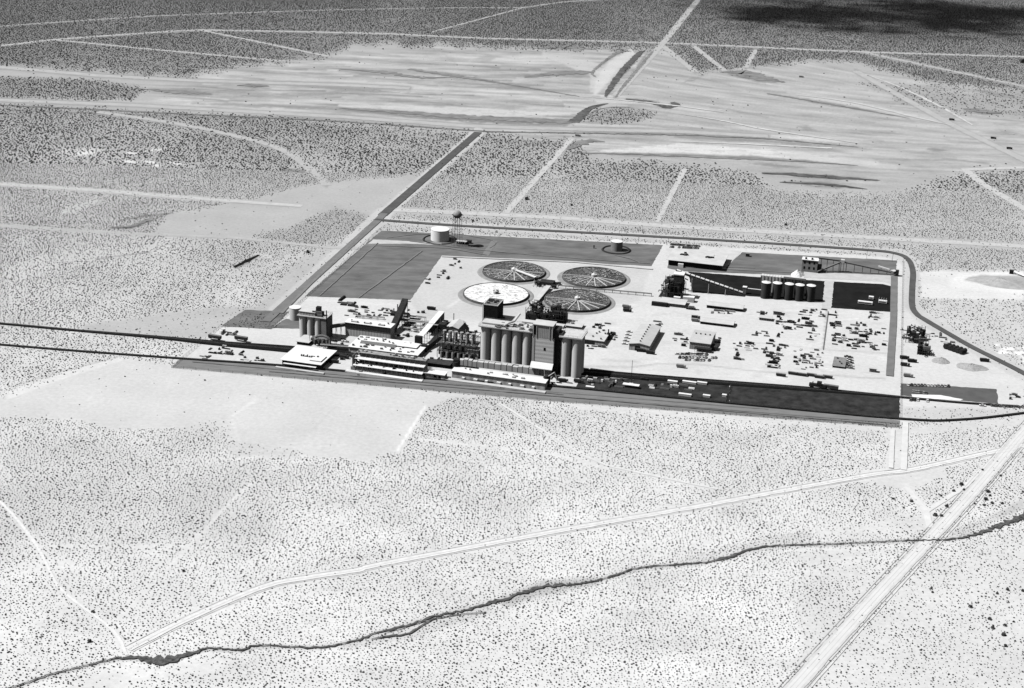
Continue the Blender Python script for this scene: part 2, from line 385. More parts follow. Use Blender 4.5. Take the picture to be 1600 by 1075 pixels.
# fenced plant ground: raked pale sand
P([(270, 562), (345, 511), (430, 513), (470, 463), (595, 359), (1035, 380), (1410, 402), (1412, 600), (1600, 605), (1600, 632), (1412, 660), (1380, 660), (880, 628), (270, 575)], .56, 0, 1, 0)
P([(1410, 398), (1432, 415), (1432, 480), (1600, 590), (1600, 606), (1410, 604)], .55, 0, 2, 2)
P([(470, 463), (595, 359), (1035, 380), (1042, 372), (600, 348), (455, 480)], .42, .55, 2, 2)
P([(1435, 425), (1470, 422), (1600, 425), (1600, 470), (1440, 466)], .60, .02, 2, 3)
P([(1500, 428), (1600, 424), (1600, 458), (1490, 450), (1480, 440)], .66, 0, 2, 4)
P([(1505, 438), (1530, 429), (1605, 432), (1605, 450), (1560, 447)], .36, 0, 1, 3)
P([(1455, 470), (1600, 470), (1600, 585), (1450, 495)], .50, .55, 2, 2)
for i in range(26): 
    x = r.uniform(1552, 1610); y = r.uniform(538, 566); S([(x, y), (x + r.uniform(4, 14), y + r.uniform(-1, 1))], r.uniform(.5, 1.3), .9, .1, 1, .9)
P([(640, 468), (690, 400), (760, 402), (1015, 420), (1000, 470), (900, 500), (660, 500)], .50, 0, 2, 2)
P([(1412, 636), (1600, 640), (1600, 648), (1500, 655), (1412, 652)], .50, .25, 1, 2)
for i in range(60):                                             # stains on the yard
    x = r.uniform(680, 1380); y = r.uniform(430, 590); L = r.uniform(4, 16); S([(x, y), (x + L, y + r.uniform(-1, 2))], r.uniform(1, 3.5), r.choice([.42, .46, .64]), None, 3, .45)
for i in range(90):                                             # wheel tracks over the yard
    x = r.uniform(930, 1380); y = r.uniform(470, 590); L = r.uniform(15, 60); a = r.uniform(-.1, .25)
    S([(x, y), (x + L, y + a * L)], r.uniform(.3, .8), r.choice([.46, .5, .66, .68]), None, 1.2, .6)
S([(905, 572), (985, 574), (1030, 568), (1090, 569), (1180, 580), (1385, 592)], 1.0, .38, None, 1.2, .8)
S([(940, 562), (1000, 566)], 1.2, .42, None, 1.5, .7); S([(1165, 534), (1300, 547), (1385, 552)], .9, .40, None, 1.2, .7)
S([(1292, 482), (1286, 546)], 1.0, .30, None, 1, .8)
S([(475, 468), (640, 478)], 1.5, .66, None, 2, .5); S([(700, 480), (760, 440)], 2, .62, None, 2, .5)
# scraped fields south of the fence
P([(-120, 640), (15, 622), (60, 600), (150, 566), (200, 560), (272, 572), (880, 630), (760, 620), (700, 622), (665, 640), (625, 705), (570, 720), (470, 712), (350, 690), (270, 668), (180, 672), (120, 655), (15, 650), (-120, 655)], .53, .01, 2, 2)
for i in range(45):
    x = r.uniform(30, 640); y = r.uniform(590, 700); L = r.uniform(10, 60); a = r.uniform(-.5, -.1) if x < 330 else r.uniform(-.1, .1)
    S([(x, y), (x + L, y + a * L)], r.uniform(.4, 1.4), r.choice([.59, .57, .51, .53]), None, 1.5, .35)
S([(15, 617), (90, 590), (190, 560)], [6, 5, 3], .60, .1, 2, .8); S([(15, 605), (90, 582), (190, 556)], [1.2, 1, 1], .36, .6, 1.2, .6)
S([(620, 705), (664, 635)], 1.6, .74, 0, 1.5, .8); S([(362, 650), (400, 625)], 2, .62, None, 2, .6); S([(362, 655), (372, 690)], 1.2, .62, None, 2, .6)
S([(465, 695), (560, 600)], .8, .45, None, 1.2, .5); S([(370, 718), (440, 708)], 2, .66, .3, 2, .7)
P([(350, 690), (470, 705), (470, 718), (360, 712)], .50, .35, 3, 6)
P([(880, 628), (1406, 668), (1600, 650), (1600, 664), (1450, 676), (1400, 676), (900, 640)], .55, .12, 2, 3)
P([(1388, 668), (1416, 668), (1418, 735), (1440, 740), (1430, 765), (1370, 757), (1350, 744), (1384, 730)], .56, .03, 3, 5)
P([(1350, 735), (1470, 728), (1480, 745), (1430, 762), (1350, 755)], .56, .05, 3, 5)
P([(1200, 848), (1350, 822), (1450, 800), (1500, 842), (1380, 870), (1250, 878), (1210, 862)], .56, .3, 6, 8)
P([(1500, 838), (1600, 795), (1600, 780), (1530, 812), (1490, 830)], .46, .25, 2, 3)
P([(200, 1030), (330, 1020), (360, 1035), (330, 1052), (240, 1055), (200, 1075), (60, 1090), (130, 1060), (190, 1040)], .62, .15, 4, 6)
P([(130, 1060), (180, 1048), (200, 1058), (160, 1085), (80, 1085)], .57, .2, 4, 6)
# thicker scrub, and thinner
S([(15, 800), (200, 780), (380, 800)], 60, .47, 1.25, 50, .6)
S([(30, 715), (200, 720), (330, 690)], 25, .50, 1.3, 25, .8)
P([(1250, 900), (1600, 830), (1700, 830), (1700, 1200), (1250, 1200)], .57, .62, 8, 6)
P([(900, 960), (1240, 900), (1240, 1100), (900, 1100)], None, 1.05, 20, 6)
for i in range(26):
    x = r.uniform(0, 1600); y = r.uniform(690, 1075); S([(x - 30, y), (x + 30, y)], r.uniform(8, 20), r.choice([.60, .62, None]), r.choice([.65, .75, 1.3, 1.35]), 14, .5)
# ground along the roads is bladed bare
RD = dict(
 hw=[(-100, 80), (14, 70), (84, 62), (236, 51), (320, 47), (540, 51), (611, 53), (766, 60), (1036, 67), (1347, 81), (1720, 92)],
 b1=[(84, 62), (236, 77), (439, 95), (490, 96)], b2=[(314, 47), (513, 88)],
 r2=[(-100, 98), (14, 106), (152, 118), (304, 126), (540, 133), (640, 138)],
 r3=[(-100, 152), (14, 157), (200, 164), (540, 183), (732, 197), (900, 202), (1070, 206), (1200, 213)],
 r4=[(152, 175), (270, 192), (371, 213), (439, 233), (489, 267), (510, 290)],
 r5=[(-100, 282), (12, 288), (160, 298), (360, 314), (472, 322)], r6=[(-100, 348), (12, 353), (160, 363), (360, 371), (520, 387), (560, 388)],
 nr=[(611, 328), (708, 332), (864, 340), (1040, 353), (1160, 360), (1600, 385), (1720, 392)],
 s1=[(790, 333), (893, 217)], s2=[(1026, 347), (1070, 264)],
 j1=[(962, 150), (1036, 67), (1090, 0), (1130, -50)],
 j2=[(1036, 72), (1087, 113)], j3=[(1084, 72), (1133, 111)], j4=[(1180, 78), (1165, 106)], j5=[(1347, 81), (1600, 135), (1700, 156)],
 f1=[(675, 50), (817, 12), (880, 3), (960, -2), (1100, -6)], f2=[(400, 19), (530, 15), (700, 12), (817, 12)], f3=[(-60, 48), (14, 40), (115, 33), (236, 25), (400, 19)],
 hr=[(1337, 111), (1397, 145), (1489, 196), (1600, 250), (1680, 290)],
 e1=[(1600, 262), (1508, 265), (1530, 284), (1600, 326), (1680, 372)],
 pr=[(1640, 688), (1553, 706), (1425, 734), (1350, 744), (1100, 790), (900, 825), (600, 881), (560, 891), (480, 903), (413, 917), (297, 966), (200, 1015)],
 lt=[(-60, 730), (14, 798), (56, 851), (73, 882), (98, 924), (175, 984), (198, 1024)],
 t1=[(400, 750), (367, 777), (297, 851), (182, 970)], t2=[(56, 853), (293, 853)],
 t3=[(780, 630), (911, 712), (949, 728), (1069, 754), (1125, 765)], t4=[(656, 686), (862, 709), (949, 731)],
 bg=[(1190, 1132), (1240, 1075), (1371, 930), (1510, 780), (1600, 676), (1690, 575)],
 t5=[(1416, 762), (1447, 800), (1453, 825)], t6=[(1447, 800), (1506, 762), (1553, 716), (1600, 668)],
)
for k_, hw_ in dict(hw=1.6, b1=1.3, b2=1.3, r2=4, r3=4, r4=3.5, r5=4, r6=3, nr=6, s1=4, s2=3, j1=4, j2=3, j3=3, j4=3, j5=3, f1=.8, f2=.6, f3=.8, hr=4, e1=4, pr=7, lt=3.5, t1=2.5, t2=2, t3=2.2, t4=2.5, bg=[13, 13, 11, 9, 6, 5], t5=7, t6=5).items():
    pale = .60 if RD[k_][0][1] > 400 else (.38 if RD[k_][0][1] > 200 else .28)
    S(RD[k_], hw_, pale, .0, 2.0, .85 if k_ not in ('t1', 't2', 't4') else .75)
for pts, hw_ in [([(747, 207), (597, 337)], 9), ([(597, 337), (425, 495)], 13), ([(600, 345), (1040, 371), (1355, 391), (1407, 398), (1425, 413), (1424, 478), (1445, 500), (1600, 586)], [5, 5, 5, 9, 12, 10, 10, 10])]:
    S(pts, hw_, .47, .05, 2, .9)
S([(625, 338), (1090, 362), (1600, 392)], 0.1, .45, None, 1)
for pts in [[(14, 165), (540, 190), (766, 206), (1070, 210)], [(14, 172), (400, 186)]]: S(pts, .9, .14, .4, 1.0, .75)
S([(360, 316), (470, 324)], .6, .25, None, .8, .8)
WASH = [(1690, 768), (1600, 806), (1537, 831), (1490, 843), (1400, 846), (1319, 850), (1220, 853), (1178, 858), (1130, 874), (1087, 881), (1005, 887), (960, 900), (919, 911), (844, 919), (795, 935), (735, 952), (682, 963), (630, 980), (587, 991), (552, 1003), (500, 1012), (402, 1010), (378, 1017), (325, 1014), (280, 1027), (245, 1032), (203, 1029), (168, 1033), (80, 1055), (14, 1077), (-90, 1110)]
S(WASH, 15, None, 1.5, 12, .5); S(WASH, 3.5, .40, 2.6, 4, .75); S([(a, b + 7) for a, b in WASH], 3, .66, None, 4, .5)
S([(790, 940), (850, 918), (930, 908)], [8, 12, 6], .36, 3.2, 8, .8); S([(540, 1010), (640, 985), (760, 950)], [5, 13, 9], .46, 2.6, 8, .7)
S([(1060, 880), (1130, 866), (1200, 850), (1260, 838)], [5, 10, 12, 8], .50, 2.8, 8, .7); S([(400, 1006), (560, 996)], 7, None, 2, 5, .7)
S([(225, 760), (130, 900)], 30, None, 1.25, 30, .5)

# ground sheet: finer near, coarser far, then a wide skirt out to the horizon
ys = [560.0]
while ys[-1] < 3400: ys.append(ys[-1] + 1.6 + (ys[-1] - 560) * 0.0022)
ys += [3700, 4200, 5000, 7000, 12000, 30000]; ys = [-3000, -200, 300, 480] + ys
xs = [0.0]
while xs[-1] < 1300: xs.append(xs[-1] + 1.7 + xs[-1] * 0.0012)
xs += [1500, 1900, 2600, 4000, 8000, 30000]
xs = np.array([-q for q in reversed(xs[1:])] + xs); ys = np.array(ys)
GX, GY = np.meshgrid(xs, ys)
safe = np.maximum(GY, 500.0)
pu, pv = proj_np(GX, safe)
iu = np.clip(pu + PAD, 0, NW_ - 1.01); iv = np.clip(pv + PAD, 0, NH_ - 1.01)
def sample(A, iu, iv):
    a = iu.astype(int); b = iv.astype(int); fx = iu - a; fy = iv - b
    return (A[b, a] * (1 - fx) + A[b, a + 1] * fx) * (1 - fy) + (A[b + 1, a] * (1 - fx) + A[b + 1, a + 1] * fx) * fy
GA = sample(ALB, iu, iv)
nx, ny = len(xs), len(ys)
co = np.empty((ny * nx, 3), np.float32); co[:, 0] = GX.ravel(); co[:, 1] = GY.ravel(); co[:, 2] = 0
idx = np.arange(ny * nx).reshape(ny, nx)
quads = np.stack([idx[:-1, :-1], idx[:-1, 1:], idx[1:, 1:], idx[1:, :-1]], -1).reshape(-1, 4)
def np_mesh(name, co, loops, nper):
    me = bpy.data.meshes.new(name); nf = len(loops) // nper
    me.vertices.add(len(co)); me.vertices.foreach_set('co', co.ravel())
    me.loops.add(len(loops)); me.loops.foreach_set('vertex_index', loops.astype(np.int32))
    me.polygons.add(nf); me.polygons.foreach_set('loop_start', (np.arange(nf) * nper).astype(np.int32))
    me.update(calc_edges=True); return me
gm = np_mesh('ground', co, quads.ravel(), 4)
at_ = gm.attributes.new('soil', 'FLOAT', 'POINT'); at_.data.foreach_set('value', GA.ravel().astype(np.float32))
m = bpy.data.materials.new('desert_soil'); m.use_nodes = True; t = m.node_tree; b = t.nodes['Principled BSDF']
an = t.nodes.new('ShaderNodeAttribute'); an.attribute_name = 'soil'
g = t.nodes.new('ShaderNodeNewGeometry')
def noise(scale, det=5, rough=.6):
    n = t.nodes.new('ShaderNodeTexNoise'); n.inputs['Scale'].default_value = scale; n.inputs['Detail'].default_value = det; n.inputs['Roughness'].default_value = rough
    t.links.new(g.outputs['Position'], n.inputs['Vector']); r = t.nodes.new('ShaderNodeMapRange'); r.inputs[1].default_value = .3; r.inputs[2].default_value = .7
    t.links.new(n.outputs[0], r.inputs[0]); return r
a1 = noise(.02); a1.inputs[3].default_value = .92; a1.inputs[4].default_value = 1.06
a2 = noise(.33, 5, .75); a2.inputs[3].default_value = .87; a2.inputs[4].default_value = 1.09
m1 = t.nodes.new('ShaderNodeMath'); m1.operation = 'MULTIPLY'; m2 = t.nodes.new('ShaderNodeMath'); m2.operation = 'MULTIPLY'
t.links.new(an.outputs['Fac'], m1.inputs[0]); t.links.new(a1.outputs[0], m1.inputs[1]); t.links.new(m1.outputs[0], m2.inputs[0]); t.links.new(a2.outputs[0], m2.inputs[1])
cc = t.nodes.new('ShaderNodeCombineColor')
for i in range(3): t.links.new(m2.outputs[0], cc.inputs[i])
t.links.new(cc.outputs[0], b.inputs['Base Color']); b.inputs['Roughness'].default_value = .95; b.inputs['Specular IOR Level'].default_value = .1
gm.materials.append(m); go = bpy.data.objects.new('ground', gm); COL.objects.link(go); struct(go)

# ------------------------------------------------------------------ desert scrub: thousands of low creosote bushes nobody could count
def scrub(name, y0, y1, cell, rmin, rmax, seed, keep=1.0, margin=90):
    rg = np.random.default_rng(seed)
    Y = np.arange(y0, y1, cell); pts = []
    xm = 0.36 * y1 + margin
    X = np.arange(-xm, xm, cell)
    gx, gy = np.meshgrid(X, Y); gx = gx.ravel() + rg.uniform(-.42, .42, gx.size) * cell; gy = gy.ravel() + rg.uniform(-.42, .42, gy.size) * cell
    ok = np.abs(gx) < 0.345 * gy + margin; gx, gy = gx[ok], gy[ok]
    u, v = proj_np(gx, gy)
    d = DEN[np.clip((v + PAD).astype(int), 0, NH_ - 1), np.clip((u + PAD).astype(int), 0, NW_ - 1)]
    clump = fbm((gx + 9000).astype(np.float32), (gy + 9000).astype(np.float32), 21, 3, .05)
    ok = rg.random(gx.size) < d * keep * (0.70 + 0.55 * clump); gx, gy = gx[ok], gy[ok]
    n = gx.size; rr = rmin + (rmax - rmin) * rg.random(n) ** 2.6; hh = rr * rg.uniform(.75, 1.25, n)
    k = 5; vs = np.zeros((n, 2 * k + 1, 3), np.float32); ph = rg.uniform(0, 6.28, n)
    for i in range(k):
        a = ph + 2 * math.pi * i / k
        q = rr * rg.uniform(.55, .95, n); vs[:, i, 0] = gx + q * np.cos(a); vs[:, i, 1] = gy + q * np.sin(a); vs[:, i, 2] = -.02
        q = rr * rg.uniform(.7, 1.2, n); a = a + .3; vs[:, k + i, 0] = gx + q * np.cos(a); vs[:, k + i, 1] = gy + q * np.sin(a); vs[:, k + i, 2] = hh * rg.uniform(.5, .85, n)
    vs[:, 2 * k, 0] = gx + rr * rg.uniform(-.3, .3, n); vs[:, 2 * k, 1] = gy + rr * rg.uniform(-.3, .3, n); vs[:, 2 * k, 2] = hh * rg.uniform(.7, 1.1, n)
    tri = []
    for i in range(k):
        j = (i + 1) % k; tri += [(i, j, k + j), (i, k + j, k + i), (k + i, k + j, 2 * k)]
    tri = np.array(tri); L = (tri[None] + (np.arange(n) * (2 * k + 1))[:, None, None]).reshape(-1)
    me = np_mesh(name, vs.reshape(-1, 3), L, 3); me.materials.append(SCRUB)
    o = bpy.data.objects.new(name, me); COL.objects.link(o); struct(o, 'stuff')
    tag(o, 'low dark creosote scrub dotted all over the pale desert floor', 'scrub'); print(name, n)
SCRUB = mat('scrub_leaves', 0.08, .95, .5, .15, spec=.05)
scrub('desert_scrub', 585, 1000, 1.95, .25, .62, 1, .95)
scrub('desert_scrub', 1000, 1600, 2.2, .34, .76, 2, .92)
scrub('desert_scrub', 1600, 3250, 3.2, .55, 1.35, 3, .92)

# ================================================================== roads, tracks, paved and oiled ground
DIRT = mat('graded_dirt', 0.60, .95, .10, .12); DIRT2 = mat('packed_dirt', 0.46, .95, .12, .15); FDIRT = mat('far_dirt', 0.39, .95, .1, .06)
ASPH = mat('asphalt', 0.09, .9, .2, .1); ASPH2 = mat('worn_asphalt', 0.17, .9, .15, .1); OILED = mat('oiled_earth', 0.145, .95, .34, .035, (1, 2.2, 1))
BALLAST = mat('black_ballast', 0.011, .95, .4, .5); OILD = mat('dark_oiled_earth', 0.034, .95, .6, .12); OIL_SHADOW = mat('black_oiled_earth_and_shadow', 0.014, .9, .4, .08)
STRIPG = mat('grey_gravel', 0.19, .95, .16, .08, (1, 3, 1)); HWY = mat('highway_paving', 0.60, .9, .06, .1, (1, 1, 1))
WASHM = mat('wash_bed', 0.085, .95, .75, .5)
for k_, wd, mt in [('hw', 10, FDIRT), ('b1', 7.5, FDIRT), ('b2', 8, FDIRT), ('r2', 16, FDIRT), ('r3', 15, FDIRT), ('r4', 11, FDIRT), ('r5', 9, DIRT2), ('r6', 7, FDIRT),
                   ('nr', 12, DIRT2), ('s1', 7, DIRT2), ('s2', 6, DIRT2), ('j1', 11, FDIRT), ('j2', 10, FDIRT), ('j3', 9, FDIRT), ('j4', 9, FDIRT), ('j5', 9, FDIRT),
                   ('f1', 5, FDIRT), ('f2', 3.5, FDIRT), ('f3', 4.5, FDIRT), ('hr', 12, FDIRT), ('e1', 10, DIRT2), ('lt', 1.6, mat('track_pale', .64)), ('t5', 4, DIRT), ('t6', 3, DIRT), ('pr', 4.5, mat('track_pale', .575, .95, .08, .1)), ('t3', 1.8, DIRT)]:
    strip('dirt_road', RD[k_], wd, mt, curve=(k_ in ('r4', 'pr', 'lt', 'hw')), jit=.12)
# highway cutting across the lower right corner: pale paving, two darker wheel bands, ditches either side
bgp = RD['bg']
strip('highway_shoulder', bgp, 8.4, mat('shoulder_dirt', .53, .95, .1, .2), curve=True)
strip('highway', bgp, 5.6, HWY, curve=True, jit=.01)
def offs(pts, d):
    Pw = [at(*p) for p in pts]; out = []
    for i, q in enumerate(Pw):
        tt = (Pw[min(i + 1, len(Pw) - 1)] - Pw[max(i - 1, 0)]).normalized(); n = Vector((-tt.y, tt.x, 0)); out.append(proj(q + n * d))
    return out
for d_, w_, mt in [(6.2, .4, DIRT2), (4.6, .3, DIRT2), (-1.1, .25, DIRT2), (1.2, .22, DIRT2), (-5.2, .4, DIRT2), (-6.8, .6, DIRT)]:
    strip('roadside_ditch' if abs(d_) > 5 else 'tyre_band', offs(bgp, d_), w_, mt, curve=True, jit=.3)
for d_ in (-3.2, 0.2, 3.4): strip('wheel_track', offs(RD['pr'], d_), .35, mat('track_dirt', .57, .95, .1, .2), curve=True, jit=.4)
STRIPG2 = STRIPG; SPOIL = mat('dark_tailings', .20, .95, .5, .05, (1, 3, 1)); CUTM = mat('cut_bank', .10, .95, .5, .06); SALT = mat('pale_tailings', .50, .95, .2, .05)
strip('tailings_bank', [(530, 169), (620, 175), (740, 184), (880, 190), (905, 188)], [2, 16, 22, 24, 6], SPOIL, jit=.45)
strip('tailings_bank', [(895, 191), (905, 184), (915, 174), (930, 166), (950, 162)], [16, 14, 12, 9, 3], CUTM, curve=True, jit=.2)
strip('tailings_bank', [(918, 186), (925, 176), (945, 169), (985, 168)], [3, 4, 4, 1], SPOIL, curve=True, jit=.4)
strip('cut_bank', [(946, 151), (952, 140), (975, 108), (1003, 80)], [3, 8, 11, 9], CUTM, curve=True, jit=.25)
strip('cut_bank', [(962, 152), (975, 134), (1000, 104), (1020, 80)], [2, 5, 6, 4], SPOIL, curve=True, jit=.4)
strip('cut_bank', [(930, 120), (926, 112), (950, 92), (966, 82), (985, 80)], [3, 4, 5, 9, 4], SPOIL, curve=True, jit=.5)
strip('tailings_bank', [(978, 155), (1008, 158), (1030, 164), (1045, 168), (1056, 163), (1050, 160)], [4, 10, 8, 12, 12, 4], CUTM, curve=True, jit=.5)
strip('tailings_bank', [(1125, 113), (1160, 113), (1190, 122), (1225, 129)], [4, 30, 34, 6], SPOIL, jit=.6)
strip('tailings_bank', [(1198, 146), (1280, 160), (1350, 172), (1415, 184)], [2, 6, 5, 1], SPOIL, jit=.4)
strip('tailings_bank', [(820, 121), (860, 116), (905, 113), (930, 112)], [4, 20, 22, 4], SPOIL, jit=.6)
strip('tailings_bank', [(640, 108), (700, 117), (790, 131), (905, 151)], [10, 14, 5, 2], SPOIL, jit=.6)
strip('tailings_bank', [(530, 108), (600, 113), (660, 122), (720, 120)], [1, 14, 12, 1], SPOIL, jit=.7)
strip('tailings_bank', [(1190, 270.5), (1240, 273), (1310, 278), (1375, 282)], [3, 13, 12, 1], CUTM, jit=.35)
strip('tailings_bank', [(1218, 285), (1270, 287), (1320, 291), (1355, 296)], [2, 9, 8, 1], CUTM, jit=.5)
strip('tailings_bank', [(895, 239), (1000, 241), (1110, 246), (1250, 252), (1340, 259)], [2, 9, 10, 6, 1], SPOIL, jit=.5)
strip('tailings_bank', [(370, 134), (400, 133), (420, 135)], [2, 24, 2], SPOIL, jit=.4); strip('tailings_bank', [(215, 139), (280, 144), (330, 147)], [2, 20, 2], SPOIL, jit=.7)
strip('tailings_bank', [(1505, 170), (1530, 174), (1565, 177)], [4, 30, 4], SPOIL, jit=.6); strip('tailings_bank', [(840, 76), (880, 73), (930, 78)], [2, 30, 2], SPOIL, jit=.6)
for q_ in ([(1060, 178), (1130, 189), (1200, 203), (1340, 224)], [(1240, 148), (1330, 160), (1420, 181), (1490, 197)], [(1337, 111), (1400, 134), (1460, 162), (1520, 196)], [(905, 151), (985, 158), (1060, 166), (1130, 176)], [(1062, 222), (1180, 226), (1300, 232)]):
    strip('tailings_track', q_, [1, 5, 6, 2][:len(q_)], SALT, jit=.4, curve=True)
for q_ in ([(640, 377), (760, 392), (900, 404), (1015, 412)], [(1065, 418), (1150, 422), (1250, 427)], [(1046, 410), (1090, 416), (1180, 419)], [(690, 362), (770, 376), (765, 388)], [(604, 372), (660, 366), (690, 372)], [(960, 399), (985, 405), (1000, 411)], [(500, 462), (590, 380)], [(560, 466), (660, 392)]):
    strip('wheel_track', q_, 1.2, STRIPG, jit=.6, curve=True)
strip('roadside_ditch', [(-60, 161), (14, 165), (540, 190.5), (766, 206), (900, 208), (1070, 211), (1200, 217), (1340, 230)], [4, 4, 4, 4, 5, 6, 5, 1], SPOIL, jit=.8)
strip('tailings_bank', [(366, 418), (385, 408), (404, 399)], [2, 5, 3], BALLAST, jit=.5); strip('tailings_bank', [(170, 356), (205, 355), (238, 342)], [1, 4, 5], SPOIL, jit=.7)
strip('tailings_bank', [(888, 234), (905, 224), (925, 220), (945, 222)], [4, 16, 12, 2], SPOIL, jit=.6)
# the dark roads
strip('asphalt_road', [(747, 207), (597, 337)], 9.5, ASPH, jit=.03)
strip('asphalt_road', [(600, 334), (590, 345), (415, 503)], 7.5, ASPH2, jit=.03)
strip('asphalt_road', [(586, 343), (604, 345), (725, 353.5), (897, 363), (1040, 371), (1200, 380.5), (1355, 391), (1398, 396), (1418, 405), (1426, 424), (1425, 450), (1425, 478), (1432, 491), (1445, 500), (1510, 538), (1557, 562), (1600, 584), (1700, 640)], [6, 6, 6, 6, 6, 6, 6.5, 6, 5.5, 5, 5, 5, 5.5, 6, 6, 6, 6, 6], ASPH, curve=True, jit=.03)
strip('asphalt_road', [(1397, 432), (1396, 500), (1390, 588)], 5.6, ASPH2, jit=.03)
strip('dirt_road', [(1415, 660), (1412, 735)], 4, DIRT); strip('dirt_road', [(1395, 672), (1392, 732)], 3, DIRT)
strip('dirt_road', [(575, 354), (440, 490)], 2.4, STRIPG)
# oiled and paved yards, and black sheets painting shadow between buildings
def yard(name, pts, m_, k): return poly_area_sheet(name, pts, m_, .02 + .006 * k, seed=k)
yard('oiled_and_shadow_yard', [(596, 360), (1036, 383), (1018, 416), (690, 400), (641, 469), (476, 463)], OILED, 1)
yard('oiled_and_shadow_yard', [(383, 484), (452, 487), (424, 514.5), (345, 510)], OILED, 2)
yard('oiled_and_shadow_yard', [(447, 498), (470, 500), (476, 514), (424, 512.5)], OILED, 3)
yard('oiled_and_shadow_yard', [(1160, 394), (1402, 407), (1398, 436), (1065, 424), (1043, 419), (1044, 408), (1130, 416), (1140, 412)], OILED, 4)
yard('sunken_yard', [(1075, 424.5), (1186, 433), (1303, 440), (1297, 472), (1160, 462), (1082, 457)], OIL_SHADOW, 5)
yard('sunken_yard', [(1303, 440), (1380, 444), (1392, 447), (1396, 454), (1393, 487.5), (1296, 481)], OIL_SHADOW, 6)
yard('gravel_strip', [(283, 559), (450, 573), (660, 592), (860, 604), (1406, 657), (1406, 668), (880, 628), (268, 574)], STRIPG, 7)
yard('oiled_and_shadow_yard', [(906, 588), (1140, 601), (1140, 630), (900, 606)], OILD, 8)
yard('oiled_and_shadow_yard', [(1140, 601), (1406, 622), (1406, 655), (1140, 630)], OILD, 9)
yard('oiled_and_shadow_yard', [(1407, 599), (1557, 608), (1560, 631), (1407, 618)], mat('lot_asphalt', .10, .9, .15, .1), 10)
yard('causeway', [(1289, 438), (1303, 439), (1299, 483), (1284, 482)], DIRT2, 12)
yard('causeway', [(1256, 424), (1398, 431), (1398, 446), (1380, 440), (1256, 434)], DIRT2, 13)
yard('causeway', [(583, 374), (640, 377), (690, 380), (690, 383), (640, 381), (575, 381)], DIRT2, 14)
yard('concrete_apron', [(1040, 380), (1158, 393), (1132, 421), (1112, 420), (1120, 408), (1040, 400)], PALE, 15)
yard('concrete_apron', [(1424, 616), (1470, 617.5), (1505, 624), (1500, 626), (1426, 621)], WHITE, 16)
yard('gravel_pad', [(1372, 738), (1407, 732), (1410, 737), (1376, 743)], ASPH2, 17)
yard('oiled_and_shadow_yard', [(514, 536), (548, 540), (549, 554), (522, 557), (500, 572), (495, 569), (508, 552)], OIL_SHADOW, 19)  # black sheet paints the buildings' shadow together with dark ground
yard('oiled_and_shadow_yard', [(662, 562), (748, 566), (748, 578), (662, 573)], OIL_SHADOW, 20)  # black sheet paints shadow and dirt below the vessel frame
yard('causeway', [(768, 376), (778, 377), (762, 401), (752, 400)], STRIPG, 18)
strip('service_track', [(690, 401), (900, 410), (1020, 421)], 3, DIRT2)
strip('service_track', [(583, 384), (700, 388), (760, 399)], 1.2, STRIPG)
strip('cable_trench', [(1294, 487), (1286, 547)], .7, ASPH2)
# soft stripes on the gravel strip and the dark field
for (a_, b_, w_) in [((300, 566), (880, 617), .8), ((420, 581), (1380, 664), 1.0), ((600, 592), (1200, 640), .6), ((900, 622), (1400, 662), .7)]:
    strip('wheel_track', [a_, b_], w_, mat('rutted_gravel', .14, .95, .3, .2), jit=.5)
# the dry wash: a real shallow gully lined with darker ground
strip('dry_wash', WASH, [5.5, 5, 3, 1.2, .8, 0.8, 1.0, 1.5, 2.0, 1.2, 0.9, 1.2, 1.1, 2.8, 3.0, 1.7, 1.4, 1.4, 1.2, 1.2, 1.3, 1.2, 1.2, 1.2, 4.5, 5.5, 2.4, .9, .9, .8, .8], WASHM, curve=True, jit=.7, step=1.8)
strip('dry_wash', [(680, 966), (640, 990), (595, 997), (580, 1000)], [.5, 1.4, 1.6, .4], WASHM, curve=True, jit=.4, step=2.5)
strip('dry_wash', [(760, 958), (690, 966), (600, 990)], [.5, .9, .4], WASHM, curve=True, jit=.4, step=2.5)

